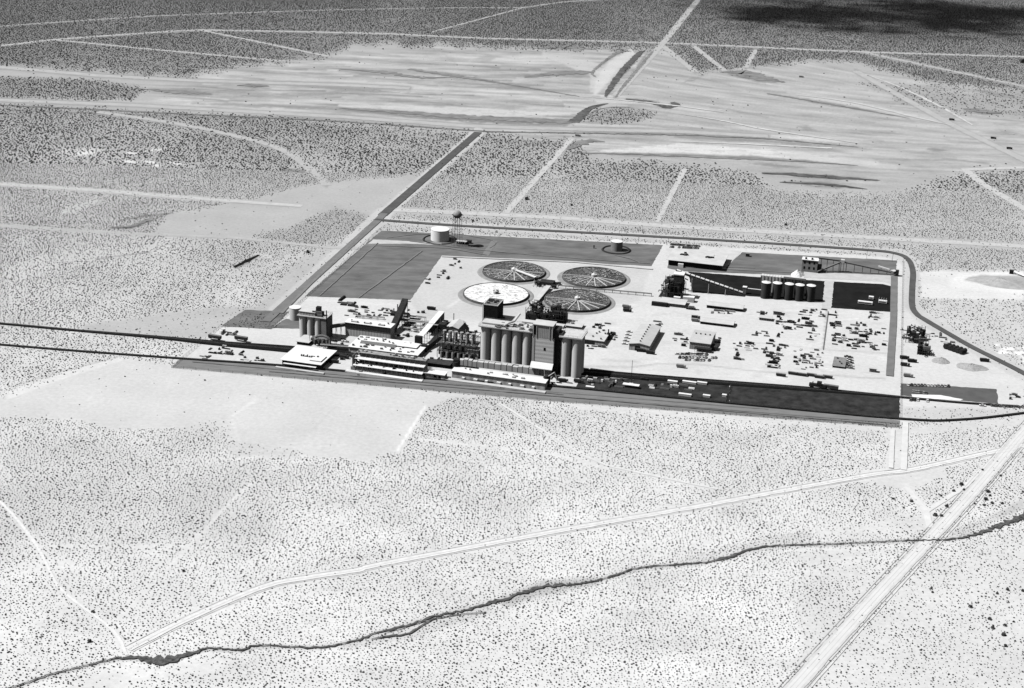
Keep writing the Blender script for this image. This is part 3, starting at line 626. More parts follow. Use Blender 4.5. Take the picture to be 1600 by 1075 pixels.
# ------------------------------------------------------------------ railway lines on black ballast, its broad stretches taking in bank shadow
def railway(pts, width, h=.9):
    Pw = smooth_line([at(*p) for p in pts], 8)
    ws = width if isinstance(width, list) else [width] * len(pts)
    dist = [0]
    for i in range(len(pts) - 1): dist.append(dist[-1] + (at(*pts[i + 1]) - at(*pts[i])).length)
    bal = MB(); rl = MB(); d = 0; prev = Pw[0]; ring = []
    for i, q in enumerate(Pw):
        d += (q - prev).length; prev = q
        ww = float(np.interp(d, dist, ws)) / 2
        tt = (Pw[min(i + 1, len(Pw) - 1)] - Pw[max(i - 1, 0)]).normalized(); n = Vector((-tt.y, tt.x, 0)); hh = h
        ring.append([q + n * ww, q + n * (ww - .5) + Vector((0, 0, hh)), q - n * (ww - .5) + Vector((0, 0, hh)), q - n * ww, n])
    vs = []; fs = []
    for i, rg_ in enumerate(ring):
        vs += [tuple(rg_[j]) for j in range(4)]
        if i: fs += [((i - 1) * 4 + j, (i - 1) * 4 + j + 1, i * 4 + j + 1, i * 4 + j) for j in range(3)]
    bal.add(vs, fs)
    o = bal.build('railway_bed', BALLAST); struct(o)
    for s in (-.75, .75):
        vs = []; fs = []
        for i, rg_ in enumerate(ring):
            c = (rg_[1] + rg_[2]) / 2 + rg_[4] * s
            vs += [tuple(c + rg_[4] * .06 + Vector((0, 0, -.02))), tuple(c + rg_[4] * .06 + Vector((0, 0, .16))), tuple(c - rg_[4] * .06 + Vector((0, 0, .16))), tuple(c - rg_[4] * .06 + Vector((0, 0, -.02)))]
            if i: fs += [((i - 1) * 4 + j, (i - 1) * 4 + j + 1, i * 4 + j + 1, i * 4 + j) for j in range(3)]
        rl.add(vs, fs)
    rr = rl.build('rail', STEEL, o)
    return o
railway([(-90, 499), (10, 507), (120, 517), (250, 528), (340, 537), (450, 546), (560, 556), (720, 567)], [3, 3.4, 3.8, 5.5, 9, 13, 9, 4])
railway([(-90, 532), (10, 540), (120, 549), (270, 560), (450, 572.5), (660, 591.5), (860, 603.5), (1130, 629), (1407, 655), (1500, 656.5), (1600, 646), (1690, 632)], [2.6, 2.6, 2.6, 2.6, 2.8, 2.8, 3, 4.5, 3, 2.8, 2.8, 2.8])
railway([(880, 579), (910, 581.5), (1000, 589), (1130, 598.5), (1270, 609), (1407, 621), (1500, 629.5), (1600, 636), (1690, 641)], [6, 12, 11, 9, 8, 3.5, 3, 3, 3], .8)

# ================================================================== plant: the builders
def roof_clutter(m_, x0, x1, y0, y1, z, n, rnd, parent=None):
    for _ in range(n):
        x = rnd.uniform(x0, x1); y = rnd.uniform(y0, y1); s = rnd.uniform(.5, 1.4); MB().box(x - s, x + s, y - s * .7, y + s * .7, z, z + rnd.uniform(.5, 1.4)).build('roof_unit', m_, parent)
def flat_building(name, label, x0, y0, x1, ytop, yback, roofm=PALE, wallm=GREYW, doors=(), overhang=.6, parapet=False, vents=0, windows=0, cat='building', group=None, seed=1, depth=None):
    A, W, Hh, D = dims(x0, y0, x1, ytop, yback)
    if depth: D = depth
    t_ = thing(name, label, cat, A, ROT, group); rnd = random.Random(seed)
    MB().box(0, W, 0, D, 0, Hh - .25).build('wall', wallm, t_)
    rf = MB().box(-overhang, W + overhang, -overhang, D + overhang, Hh - .25, Hh)
    ro = rf.build('roof', roofm, t_)
    if parapet:
        pb = MB(); e = overhang
        pb.box(-e, W + e, -e, -e + .4, Hh, Hh + .8).box(-e, W + e, D + e - .4, D + e, Hh, Hh + .8).box(-e, -e + .4, -e + .4, D + e - .4, Hh, Hh + .8).box(W + e - .4, W + e, -e + .4, D + e - .4, Hh, Hh + .8)
        pb.build('parapet', roofm, ro)
    for _ in range(vents):
        x = rnd.uniform(1.5, W - 1.5); y = rnd.uniform(1, D - 1)
        MB().cyl(x, y, Hh, Hh + .7, .45, n=8).cyl(x, y, Hh + .7, Hh + 1.1, .75, n=8).build('roof_vent', STEEL, ro)
    for (a, b_, c) in doors:
        MB().box(a * W, b_ * W, -.08, .0, .05, c * Hh).build('door', BLACK, t_)
    for k in range(windows):
        xx_ = (k + .5) * W / windows
        wo = MB().box(xx_ - W / windows * .28, xx_ + W / windows * .28, -.06, 0, Hh * .45, Hh * .75).build('window', GLASS, t_)
    return t_, W, Hh, D
def gable_building(name, label, x0, y0, x1, ytop, yback, ridge='y', rise=.16, roofm=ROOFG, wallm=GREYW, doors=(), vents=0, cat='building', group=None, off=.5, windows=0):
    A, W, Hh, D = dims(x0, y0, x1, ytop, yback)
    t_ = thing(name, label, cat, A, ROT, group)
    if ridge == 'y':
        R = W * rise; MB().prism([(0, 0), (W, 0), (W, Hh), (W / 2, Hh + R), (0, Hh)], 0, D).build('wall', wallm, t_)
        ro = MB().prism([(-off, Hh + .05 - R * off / W * 2), (W / 2, Hh + R + .05), (W + off, Hh + .05 - R * off / W * 2), (W + off, Hh + .35 - R * off / W * 2), (W / 2, Hh + R + .4), (-off, Hh + .35 - R * off / W * 2)], -off, D + off).build('roof', roofm, t_)
        for k in range(vents):
            y = (k + .7) * D / (vents + .4); MB().cyl(W / 2, y, Hh + R + .2, Hh + R + 1.2, .55, n=8).build('roof_vent', DSTEEL, ro)
    else:
        R = D * rise; MB().prismx([(0, 0), (D, 0), (D, Hh), (D / 2, Hh + R), (0, Hh)], 0, W).build('wall', wallm, t_)
        ro = MB().prismx([(-off, Hh + .05 - R * off / D * 2), (D / 2, Hh + R + .05), (D + off, Hh + .05 - R * off / D * 2), (D + off, Hh + .35 - R * off / D * 2), (D / 2, Hh + R + .4), (-off, Hh + .35 - R * off / D * 2)], -off, W + off).build('roof', roofm, t_)
        for k in range(vents):
            x = (k + .7) * W / (vents + .4); MB().cyl(x, D / 2, Hh + R + .2, Hh + R + 1.2, .55, n=8).build('roof_vent', DSTEEL, ro)
    for (a, b_, c) in doors: MB().box(a * W, b_ * W, -.08, 0, .05, c * Hh).build('door', BLACK, t_)
    for k in range(windows):
        xx_ = (k + .5) * W / windows
        MB().box(xx_ - W / windows * .28, xx_ + W / windows * .28, -.06, 0, Hh * .45, Hh * .75).build('window', GLASS, t_)
    return t_, W, Hh, D
def local(t_, px, py, z=0):                                     # a ground point of the photo in the thing's own frame
    d = at(px, py, z) - t_.location; return d.dot(U), d.dot(V)
def handrail(mb, x0, x1, y0, y1, z, h=1.1, r=.05, step=3):
    for (a, b_) in [((x0, y0), (x1, y0)), ((x1, y0), (x1, y1)), ((x1, y1), (x0, y1)), ((x0, y1), (x0, y0))]:
        a = Vector((a[0], a[1], 0)); b_ = Vector((b_[0], b_[1], 0)); k = max(1, int((b_ - a).length / step))
        mb.bar(a + Vector((0, 0, z + h)), b_ + Vector((0, 0, z + h)), r); mb.bar(a + Vector((0, 0, z + h / 2)), b_ + Vector((0, 0, z + h / 2)), r)
        for i in range(k): q = a.lerp(b_, i / k); mb.bar(q + Vector((0, 0, z)), q + Vector((0, 0, z + h)), r)

# ---------- four round clarifier tanks
def clarifier(cx, cy, label, kind, spokes=26, bridge_az=None):
    c = at(cx, cy, 2.0); R = 27.3; t_ = thing('clarifier_tank', label, 'settling tank', (c.x, c.y, 0), ROT, 'round settling tanks')
    n = 72; hw = 2.2
    MB().lathe(0, 0, [(R, 0), (R, hw), (R - .45, hw), (R - .45, .3)], n).build('wall', mat('tank_wall', .14, .9, .3, .3), t_, smooth=False)
    liquid = mat('clarifier_liquid', .07, .8, .95, .55) if kind == 'dark' else FROTH
    lz = hw - .5
    MB().cyl(0, 0, .0, lz, R - .5, n=n).build('liquid', liquid, t_)
    MB().lathe(0, 0, [(R + .15, 0), (R + .3, .35), (R + 3.4, .30), (R + 4.6, 0.0)], n).build('berm', mat('berm_gravel', .27, .95, .2, .2), t_)
    ce = MB().cyl(0, 0, lz, lz + 2.4, 2.3, n=20).cyl(0, 0, lz + 2.4, lz + 3.6, 1.6, .7, n=12); ce.build('centre_drum', WHITE if kind == 'dark' else LSTEEL, t_)
    rr = random.Random(int(cx))
    if kind == 'dark':
        for k in range(18):                                 # launder troughs radiating from the drum
            a = 2 * math.pi * (k + .35) / 18 + rr.uniform(-.03, .03); ca, sa = math.cos(a), math.sin(a)
            near = math.sin(a) < .1; r0 = 3 if near else rr.uniform(6, 14); r1 = R - .8 if near else R - rr.uniform(3, 9)
            mb = MB(); s = .34 if near else .16
            vs = []
            for rad in (r0, r1):
                for (u_, z_) in ((-s, lz - .1), (s, lz - .1), (s, lz + .55), (-s, lz + .55)): vs.append((rad * ca - u_ * sa, rad * sa + u_ * ca, z_))
            mb.add(vs, [(0, 1, 5, 4), (1, 2, 6, 5), (2, 3, 7, 6), (3, 0, 4, 7), (3, 2, 1, 0), (4, 5, 6, 7)])
            mb.build('launder', LSTEEL if near else STEEL, t_)
        MB().lathe(0, 0, [(R - 2.0, lz), (R - 2.0, lz + .3), (R - 2.25, lz + .3), (R - 2.25, lz)], n).build('launder_ring', STEEL, t_)
        rf = MB()                                               # scum ripples and floats between the troughs
        for _ in range(700):
            a = rr.uniform(0, 6.283); rad = R * math.sqrt(rr.uniform(.05, .93)); x, y = rad * math.cos(a), rad * math.sin(a); l = rr.uniform(.2, 1.1); b_ = a + 1.57 + rr.uniform(-.5, .5)
            rf.bar((x - l * math.cos(b_), y - l * math.sin(b_), lz + .1), (x + l * math.cos(b_), y + l * math.sin(b_), lz + .1), rr.uniform(.1, .2))
        rf.build('scum', mat('scum', .45, .9, .3, .5), t_)['kind'] = 'stuff'
    else:
        for k in range(14):
            a = 2 * math.pi * k / 14 + .1; MB().bar((3 * math.cos(a), 3 * math.sin(a), lz), ((R - 1.5) * math.cos(a), (R - 1.5) * math.sin(a), lz), .14).build('launder', mat('froth_edge', .6, .9, .3, .5), t_)
        rf = MB()
        for _ in range(420):
            a = rr.uniform(0, 6.283); rad = R * math.sqrt(rr.uniform(.03, .93)); x, y = rad * math.cos(a), rad * math.sin(a); l = rr.uniform(.3, 1.6)
            rf.bar((x - l, y + rr.uniform(-.3, .3), lz + .02), (x + l, y, lz + .02), rr.uniform(.08, .16))
        rf.build('scum', mat('froth_crack', .22, .9, .3, .5), t_)['kind'] = 'stuff'
        MB().box(-2.2, 2.2, -.8, .8, lz + 2.4, lz + 2.9).build('platform', DSTEEL, t_)
    if bridge_az is not None:
        a = math.radians(bridge_az); ca, sa = math.cos(a), math.sin(a); mb = MB(); vs = []; s = 1.3
        for rad in (1.5, R + .5):
            for (u_, z_) in ((-s, lz + 1.4), (s, lz + 1.4), (s, lz + 2.0), (-s, lz + 2.0)): vs.append((rad * ca - u_ * sa, rad * sa + u_ * ca, z_))
        mb.add(vs, [(0, 1, 5, 4), (1, 2, 6, 5), (2, 3, 7, 6), (3, 0, 4, 7), (3, 2, 1, 0), (4, 5, 6, 7)])
        for s_ in (-s, s):
            mb.bar((1.5 * ca - s_ * sa, 1.5 * sa + s_ * ca, lz + 3.0), ((R + .5) * ca - s_ * sa, (R + .5) * sa + s_ * ca, lz + 3.0), .06)
        mb.build('bridge', WHITE if kind == 'dark' else LSTEEL, t_)
    return t_
clarifier(803, 423, 'dark round settling tank with thick white walkway bridge, farthest left of four', 'dark', bridge_az=-32)
clarifier(928, 432, 'dark round settling tank with thin radial troughs, farthest right of four', 'dark')
clarifier(775, 458, 'round settling tank filled with white froth behind the black tower', 'white')
clarifier(902, 468, 'dark round settling tank behind the black ductwork, nearest right of four', 'dark')
# pump house cluster between the tanks with its long duct
t_ = thing('pump_station', 'dark pump station with pipes in the gap between the four round tanks', 'pump station', at(842, 446))
mb = MB(); rr = random.Random(4)
for i in range(9):
    x = rr.uniform(-3, 17); y = rr.uniform(-4, 10); s = rr.uniform(.8, 1.8); mb.box(x - s, x + s, y - s, y + s, 0, rr.uniform(1.5, 3.6))
mb.each('pump', DSTEEL, t_); MB().box(0, 12, 1, 9, 0, 3.2).build('shed', DARKW, t_)
mb = MB()
for i in range(8): mb.bar((-4 + i * 2.6, -6, 1.2), (-7 + i * 3.4, 12, 1.2), .16, 6)
mb.build('pipe', LSTEEL, t_)
t_ = thing('pipe_walkway', 'long pale covered pipe gallery running from the round tanks to the black ductwork', 'pipe gallery', at(840, 474)); L_ = (at(856, 449) - at(842, 472)).length
mb = MB(); mb.box(-3.2, 1.2, 0, L_, 2.2, 3.0); mb.build('deck', PALE, t_)
mb = MB()
for i in range(9):
    for x in (-2.8, .8): mb.bar((x, 1 + i * (L_ - 2) / 8, 0), (x, 1 + i * (L_ - 2) / 8, 2.2), .15)
mb.each('support', STEEL, t_)
t_ = thing('pipe_rack', 'long low pipe rack running right from the round tanks toward the dusty works', 'pipe rack', at(872, 450))
E_ = at(1018, 463) - at(872, 450); L_ = E_.length; t_.rotation_euler.z = math.atan2(E_.y, E_.x)
mb = MB()
for k in range(3): mb.bar((0, -1 + k, 2.4 + .2 * (k == 1)), (L_, -1 + k, 2.4 + .2 * (k == 1)), .22, 6)
mb.build('pipe', STEEL, t_); mb = MB()
for k in range(13):
    x = k * L_ / 12
    mb.bar((x, -1.2, 0), (x, -1.2, 2.4), .13); mb.bar((x, 1.2, 0), (x, 1.2, 2.4), .13); mb.bar((x, -1.4, 2.1), (x, 1.4, 2.1), .13)
mb.each('frame', STEEL, t_)

# ---------- water tower, storage tanks
c = at(714, 384); t_ = thing('water_tower', 'elevated round water tank on six tall legs behind the white tank', 'water tower', c)
hz = solve(lambda s: -proj(c + Vector((0, 0, s)))[1], -335, 0, 90); Rr = 3.9
prof = [(Rr * math.sin(a), hz - Rr * .95 * math.cos(a)) for a in [math.pi * k / 12 for k in range(13)]]; prof[0] = (.01, prof[0][1]); prof[-1] = (.01, prof[-1][1])
MB().lathe(0, 0, prof, 24).build('tank', mat('tower_tank_paint', .30, .6, .35, .3), t_, smooth=True)
MB().lathe(0, 0, [(Rr - .1, hz - .35), (Rr + .9, hz - .35), (Rr + .9, hz - .2), (Rr - .1, hz - .2)], 24).build('balcony', DSTEEL, t_)
for k in range(6):
    a = math.pi / 3 * k + .2; MB().bar((4.8 * math.cos(a), 4.8 * math.sin(a), 0), (3.7 * math.cos(a), 3.7 * math.sin(a), hz - .3), .17).build('leg', STEEL, t_)
mb = MB()
for z in (hz * .28, hz * .55):
    for k in range(6):
        a = math.pi / 3 * k + .2; b_ = a + math.pi / 3; q = 4.8 - 1.1 * z / hz; mb.bar((q * math.cos(a), q * math.sin(a), z), (q * math.cos(b_), q * math.sin(b_), z), .08)
mb.each('brace', STEEL, t_); MB().cyl(0, 0, 0, hz - 3, .3, n=10).build('riser', STEEL, t_)
def tank(label, x0, x1, ybase, ytop, m_, roof='flat', name='storage_tank', group=None, ladder=True, roofm=WHITE):
    ce = at((x0 + x1) / 2, ybase); R = (x1 - x0) / 2 * mpp((x0 + x1) / 2, ybase)
    ce = ce + Vector((ce.x, ce.y, 0)).normalized() * R * .85
    Hh = solve(lambda s: -proj(ce - Vector((ce.x, ce.y, 0)).normalized() * R + Vector((0, 0, s)))[1], -ytop, 0, 90)
    t_ = thing(name, label, 'tank', (ce.x, ce.y, 0), ROT, group)
    MB().cyl(0, 0, 0, Hh, R, n=40).build('shell', m_, t_, smooth=True)
    if roof == 'cone': MB().cyl(0, 0, Hh, Hh + R * .35, R + .15, 0, n=40).build('roof', roofm, t_)
    else: MB().cyl(0, 0, Hh, Hh + .18, R + .12, n=40).cyl(0, 0, Hh + .18, Hh + .5, R * .9, .01, n=40).build('roof', roofm, t_)
    if ladder:
        mb = MB()
        for s in (-.3, .3): mb.bar((R + .25, s, 0), (R + .25, s, Hh + 1), .05)
        for k in range(int(Hh / .8)): mb.bar((R + .25, -.3, .5 + k * .8), (R + .25, .3, .5 + k * .8), .04)
        mb.build('ladder', STEEL, t_)
    return t_, R, Hh
t_, R, Hh = tank('wide white cylindrical storage tank in the dark yard left of the water tower', 673, 702, 378, 362, mat('white_tank_paint', .92, .5, .06, .3))
MB().lathe(0, 0, [(R + 5.5, 0), (R + 6.6, .9), (R + 7.7, 0)], 48).build('berm', OILD, t_)
t_, R, Hh = tank('grey storage tank with pale roof inside a round dark bund', 954, 972, 393, 379.5, mat('grey_tank_paint', .26, .6, .12, .3))
MB().lathe(0, 0, [(R + 6, 0), (R + 7.2, 1.1), (R + 8.6, 0)], 48).build('berm', OILD, t_)
t_ = thing('pump_house', 'small dark pump house with pale roof at the foot of the water tower', 'pump house', at(712, 381))
MB().box(0, 10, 0, 4, 2.4, 2.8).build('roof', PALE, t_); mb = MB()
for x in (.3, 3.4, 6.6, 9.7):
    for y in (.3, 3.7): mb.bar((x, y, 0), (x, y, 2.4), .2)
mb.each('post', DSTEEL, t_)
mb = MB(); rr = random.Random(8)
for k in range(5): mb.cyl(1 + k * 2, 2, 0, 1.8, .7, n=8)
mb.each('pump', DSTEEL, t_); MB().box(8, 13, 4.5, 8, 0, 3).build('shed', DARKW, t_)
t_ = thing('tower_shadow_slab', 'low black slab standing in for the water tower shadow, right of its pump house', 'shadow slab', at(731, 385)); MB().box(0, 10, 0, 2, .2, 1.4).build('shadow_slab_body', DSTEEL, t_); MB().box(-.4, 10.4, -.3, 2.3, 0, .2).build('base', STEEL, t_)  # dark slab drawn in place of the water tower's cast shadow
t_ = thing('control_hut', 'small dark hut standing alone right of the flat roofed office', 'hut', at(1165, 401)); MB().box(0, 3.2, 0, 3, 0, 2.8).build('wall', DARKW, t_); MB().box(-.3, 3.5, -.3, 3.3, 2.8, 3.0).build('roof', STEEL, t_)
t_ = thing('valve_post', 'dark valve post on the oiled yard left of the bunded grey tank', 'valve', at(928, 388)); MB().cyl(0, 0, 0, 2.2, .5, n=8).build('body', DSTEEL, t_); MB().cyl(0, 0, 2.2, 2.7, .9, n=8).build('cap', DSTEEL, t_)

# ---------- silos
def silo_cluster(t_, xs_, rows, R, Hh, yoff=0, m_=SILO):
    for k in range(rows):
        for x in xs_: MB().cyl(x, R + yoff + k * 2 * R * .98, 0, Hh, R, n=36).build('silo', m_, t_, smooth=True)
# left group: three by two, with head house, elevator tower, feed ducts
A, W, Hh, _ = dims(466, 527, 502, 493)
t_ = thing('silo_block', 'block of grey concrete silos with roof gallery beside the white roofed building', 'silos', A)
R = W / 6; silo_cluster(t_, [R, 3 * R, 5 * R], 2, R * .97, Hh)
MB().box(-.6, W + 4.5, -.5, 4 * R + .3, Hh, Hh + .5).build('deck', CONC, t_)
MB().box(.5, W * .72, 1.2, 3 * R, Hh + .5, Hh + 3.2).build('gallery', MIDW, t_); MB().box(.2, W * .74, .9, 3 * R + .3, Hh + 3.2, Hh + 3.5).build('gallery_roof', PALE, t_)
mb = MB(); rr = random.Random(2)
for k in range(7): mb.box(W * .62 + rr.uniform(-1, 4), W * .62 + rr.uniform(4, 8), 1 + k * .8, 1.6 + k * .8, Hh + .5, Hh + rr.uniform(2.5, 5.5))
mb.build('conveyor_drive', STEEL, t_); MB().box(W * .72, W * .72 + 3.4, 3, 6.4, Hh + 3, Hh + 7.5).build('head_box', DSTEEL, t_)
MB().box(W + .1, W + 4.2, 0, 4 * R, 0, Hh).build('stair_tower', mat('stair_wall', .24, .9, .2, .3), t_)
MB().bar((W + 4.6, 0, 0), (W + 4.6, 0, Hh + 7), .45).build('elevator_leg', DSTEEL, t_)
mb = MB(); handrail(mb, -.4, W + 4.3, -.3, 4 * R, Hh + .5); mb.build('handrail', STEEL, t_)
tank('short grey silo with white roof left of the silo block', 452.5, 471, 501, 483, SILO, name='silo_tank')
# clutter of ducts at its foot
t_ = thing('dust_collector', 'curved ducts and dark cyclone hoppers at the foot of the silo block', 'machinery', at(484, 538))
mb = MB(); rr = random.Random(12)
mb.box(0, 13, 2, 7, 0, 4.5).build('housing', mat('dusty_housing', .15, .9, .35, .4), t_)
for k in range(4):
    x = 5 + k * 3.2; mb = MB().cyl(x, -1.2 + k * .3, 2.8, 5.4, 1.2, n=14).cyl(x, -1.2 + k * .3, .5, 2.8, .35, 1.2, n=14); mb.build('cyclone', STEEL, t_)
mb = MB(); pts = [(11 + 6 * math.sin(a), -1, 5.5 + 3.2 * math.cos(a)) for a in [(-1.2 + 2.6 * k / 10) for k in range(11)]] + [(17.2, -2, 2)]
for a, b_ in zip(pts, pts[1:]): mb.bar(a, b_, .95, 8)
mb.build('duct', STEEL, t_); mb = MB()
for k in range(14):
    x = rr.uniform(0, 20); y = rr.uniform(-3, 6); mb.bar((x, y, 0), (x + rr.uniform(-1, 1), y, rr.uniform(3, 8)), .18)
mb.build('frame', DSTEEL, t_)
# elevated gallery from the silos to the mill
t_ = thing('conveyor_gallery', 'dark elevated gallery linking the silo ducts with the long shed roof', 'conveyor', at(505, 528))
q = at(546, 522) - at(505, 528); L_ = q.length; t_.rotation_euler.z = math.atan2(q.y, q.x)
MB().box(0, L_, -1.2, 1.2, 7.2, 9.6).build('gallery', mat('gallery_sheet', .17, .8, .3, .3), t_); mb = MB()
for k in range(5):
    x = 3 + k * (L_ - 6) / 4
    for y in (-1, 1): mb.bar((x, y * 1.6, 0), (x, y, 7.2), .16)
    mb.bar((x, -1, 3.6), (x, 1, 7), .1)
mb.each('trestle', STEEL, t_)
# white flat-roofed building
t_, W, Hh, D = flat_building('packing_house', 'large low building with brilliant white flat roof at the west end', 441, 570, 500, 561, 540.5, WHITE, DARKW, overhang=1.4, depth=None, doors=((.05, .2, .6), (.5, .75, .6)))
MB().box(2, W - 2, -3.4, -1.5, Hh * .55, Hh * .6).build('canopy', WHITE, t_); MB().box(-2, W + 6, -8, -6, 0, 1.1).build('loading_dock', PALE, t_)
mb = MB(); rr = random.Random(3)
for k in range(9): mb.box(W * .35 + k * 1.6, W * .35 + k * 1.6 + rr.uniform(.6, 1.5), D * .35, D * .35 + 1.2, Hh, Hh + rr.uniform(.6, 1.9))
mb.build('roof_duct', STEEL, t_)
MB().box(W * .68, W * .98, D * .12, D * .5, Hh, Hh + .9).build('roof_monitor', WHITE, t_)
flat_building('switch_room', 'small dark fronted shed with pale roof between the silos and the white roof', 464, 538, 482, 533, 522, PALE, DARKW)
# long grey mill building with bent roof
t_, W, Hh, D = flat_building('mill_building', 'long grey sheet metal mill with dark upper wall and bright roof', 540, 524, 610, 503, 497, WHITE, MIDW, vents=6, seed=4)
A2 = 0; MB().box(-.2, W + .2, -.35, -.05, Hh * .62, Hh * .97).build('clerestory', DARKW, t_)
mb = MB()
for k in range(3): mb.box(4 + k * 11, 9 + k * 11, 1.5, 3.5, Hh, Hh + .9)
mb.build('skylight', PALE, t_)
# tall columns and dark incline at its right end
t_ = thing('inclined_conveyor', 'black inclined conveyor with tall pipes rising at the end of the mill', 'conveyor', at(611, 524))
Bp = at(633, 497); d = Bp - t_.location; L_ = d.dot(V); dx_ = d.dot(U)
mb = MB(); vs = []
for (f_, z_) in ((0, 6), (1, 12)):
    for (a, b_) in ((-2.4, 0), (2.4, 0), (2.4, 4.5), (-2.4, 4.5)): vs.append((f_ * dx_ + a, f_ * L_, z_ + b_ - (6 if f_ == 0 else 0)))
mb.add(vs, [(0, 1, 5, 4), (1, 2, 6, 5), (2, 3, 7, 6), (3, 0, 4, 7), (3, 2, 1, 0), (4, 5, 6, 7)]).build('gallery', DSTEEL, t_)
mb = MB()
for k in range(6):
    f_ = k / 5; mb.bar((f_ * dx_ - 2, f_ * L_, 0), (f_ * dx_ - 2, f_ * L_, 8 * f_ + 3), .2); mb.bar((f_ * dx_ + 2, f_ * L_, 0), (f_ * dx_ + 2, f_ * L_, 8 * f_ + 3), .2)
mb.each('trestle', DSTEEL, t_)
t_ = thing('boiler_stacks', 'four slender steel stacks standing behind the inclined conveyor', 'stacks', at(614, 493))
for k, (x, h_, r_) in enumerate([(0, 5, .5), (3.2, 9, .45), (6.2, 12.5, .5), (8.6, 11.5, .4)]):
    MB().cyl(x, 2, 0, h_, r_, n=10).cyl(x, 2, h_, h_ + .3, r_ * 1.3, n=10).build('stack', STEEL, t_)
MB().bar((6.2, 2, 12.8), (14.5, 2, 12.8), .35, 8).build('cross_duct', STEEL, t_); MB().box(-2, 12, -1, 5, 0, 2.2).build('boiler', DSTEEL, t_)
# white roofed press building
t_, W, Hh, D = flat_building('filter_building', 'wide white flat roof building in front of the grey mill', 545, 549, 652, 541, 524, WHITE, GREYW, vents=8, seed=6)
roof_clutter(STEEL, 2, W - 3, D * .05, D * .3, Hh, 12, random.Random(5), t_); roof_clutter(LSTEEL, 2, W - 3, D * .65, D * .95, Hh, 10, random.Random(6), t_)
mb = MB().prismx([(D * .35, Hh), (D * .6, Hh), (D * .48, Hh + 1.4)], W * .1, W * .62).build('roof_monitor', STEEL, t_)
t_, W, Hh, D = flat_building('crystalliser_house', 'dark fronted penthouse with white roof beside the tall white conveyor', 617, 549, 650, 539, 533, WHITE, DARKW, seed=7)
# front process building: open floors with columns
A, W, Hh, D = dims(553, 577, 660, 555, 550)
t_ = thing('process_building', 'open fronted process building with rows of columns and white floors near the rails', 'building', A); D = 11.5
MB().box(0, W, 9, D, 0, Hh).build('rear_wall', mat('rear_sheet', .5, .9, .3, .4), t_)
for z, y0_ in ((Hh * .34, -2), (Hh * .68, 2)): MB().box(-.3, W + .3, y0_, 9, z, z + .35).build('floor_slab', WHITE, t_)
MB().box(-.4, W + .4, 6, D + .4, Hh, Hh + .3).build('roof', mat('dusty_roof', .30, .9, .35, .5), t_)
mb = MB()
for k in range(15):
    x = k * W / 14
    for (y_, za, zb) in ((-2, 0, Hh * .34), (2, Hh * .34, Hh * .68), (6, Hh * .68, Hh)): MB().bar((x, y_, za), (x, y_, zb), .17).build('column', STEEL, t_)
mb = MB(); rr = random.Random(9)
for k in range(26):
    x = rr.uniform(1, W - 1); y = rr.uniform(0, 8); MB().cyl(x, y, Hh * .34 + .35, Hh * .34 + rr.uniform(.8, 2.0), rr.uniform(.3, .7), n=8).build('vessel', DSTEEL, t_); mb = MB()
for k in range(30):
    x = rr.uniform(0, W); y_ = 6.5 + rr.uniform(0, 3); MB().box(x, x + rr.uniform(.5, 2.4), y_, y_ + rr.uniform(.8, 2), Hh + .3, Hh + .3 + rr.uniform(.3, 1.6)).build('roof_unit', STEEL if k % 3 else LSTEEL, t_)
MB().box(-2, W * 1.02, -1.35, -1.05, 0, Hh * .24).build('front_wall', GREYW, t_); MB().box(-4, W + 2, -7.5, -4, 0, 1.0).build('loading_dock', WHITE, t_)
mb = MB()
for k in range(3): mb.cyl(-1.2, 1 + k * 2.5, 0, Hh * .95, .55, n=10)
mb.build('end_column', STEEL, t_)
# white inclined conveyor gallery
A = at(654, 533); t_ = thing('covered_conveyor', 'tall white roofed conveyor gallery running diagonally back from the process building', 'conveyor', A)
zt = 13.0; q = at(690, 487, 7.5); d = q - A; L_ = d.dot(V); dx_ = d.dot(U)
p0 = local(t_, 656, 531, 0); z0_ = 9.0
q0 = at(655, 526, z0_) - A; q1 = at(690, 486, z0_) - A
a0 = (q0.dot(U), q0.dot(V)); a1_ = (q1.dot(U), q1.dot(V))
mb = MB(); vs = []
for (a, b_) in (a0, a1_):
    for (u_, z_) in ((-2.2, z0_ - .3), (2.6, z0_ - .3), (2.6, z0_), (-2.2, z0_)): vs.append((a + u_, b_, z_))
F6 = [(0, 1, 5, 4), (1, 2, 6, 5), (2, 3, 7, 6), (3, 0, 4, 7), (3, 2, 1, 0), (4, 5, 6, 7)]
mb.add(vs, F6).build('roof', WHITE, t_)
mb = MB(); vs = []
for (a, b_) in ((a0[0] + (a1_[0] - a0[0]) * .45, a0[1] + (a1_[1] - a0[1]) * .45), a1_):
    for (u_, z_) in ((-1.8, 2.5), (2.2, 2.5), (2.2, z0_ - .32), (-1.8, z0_ - .32)): vs.append((a + u_, b_, z_))
mb.add(vs, F6).build('gallery', DARKW, t_)
mb = MB()
for k in range(10):
    f_ = k / 9; x = a0[0] + (a1_[0] - a0[0]) * f_; y = a0[1] + (a1_[1] - a0[1]) * f_
    for s in (-1.8, 2.2): mb.bar((x + s, y, 0), (x + s, y, z0_ - .3), .16)
    if k < 9: mb.bar((x + 2.2, y, z0_ - .6), (x + 2.2 + (a1_[0] - a0[0]) / 9, y + (a1_[1] - a0[1]) / 9, z0_ - 2.4), .12)
mb.each('trestle', STEEL, t_)
MB().box(a0[0] - 2.6, a0[0] + 2.8, a0[1] - 3, a0[1] - .1, 0, z0_ + 1).build('head_tower', DSTEEL, t_)

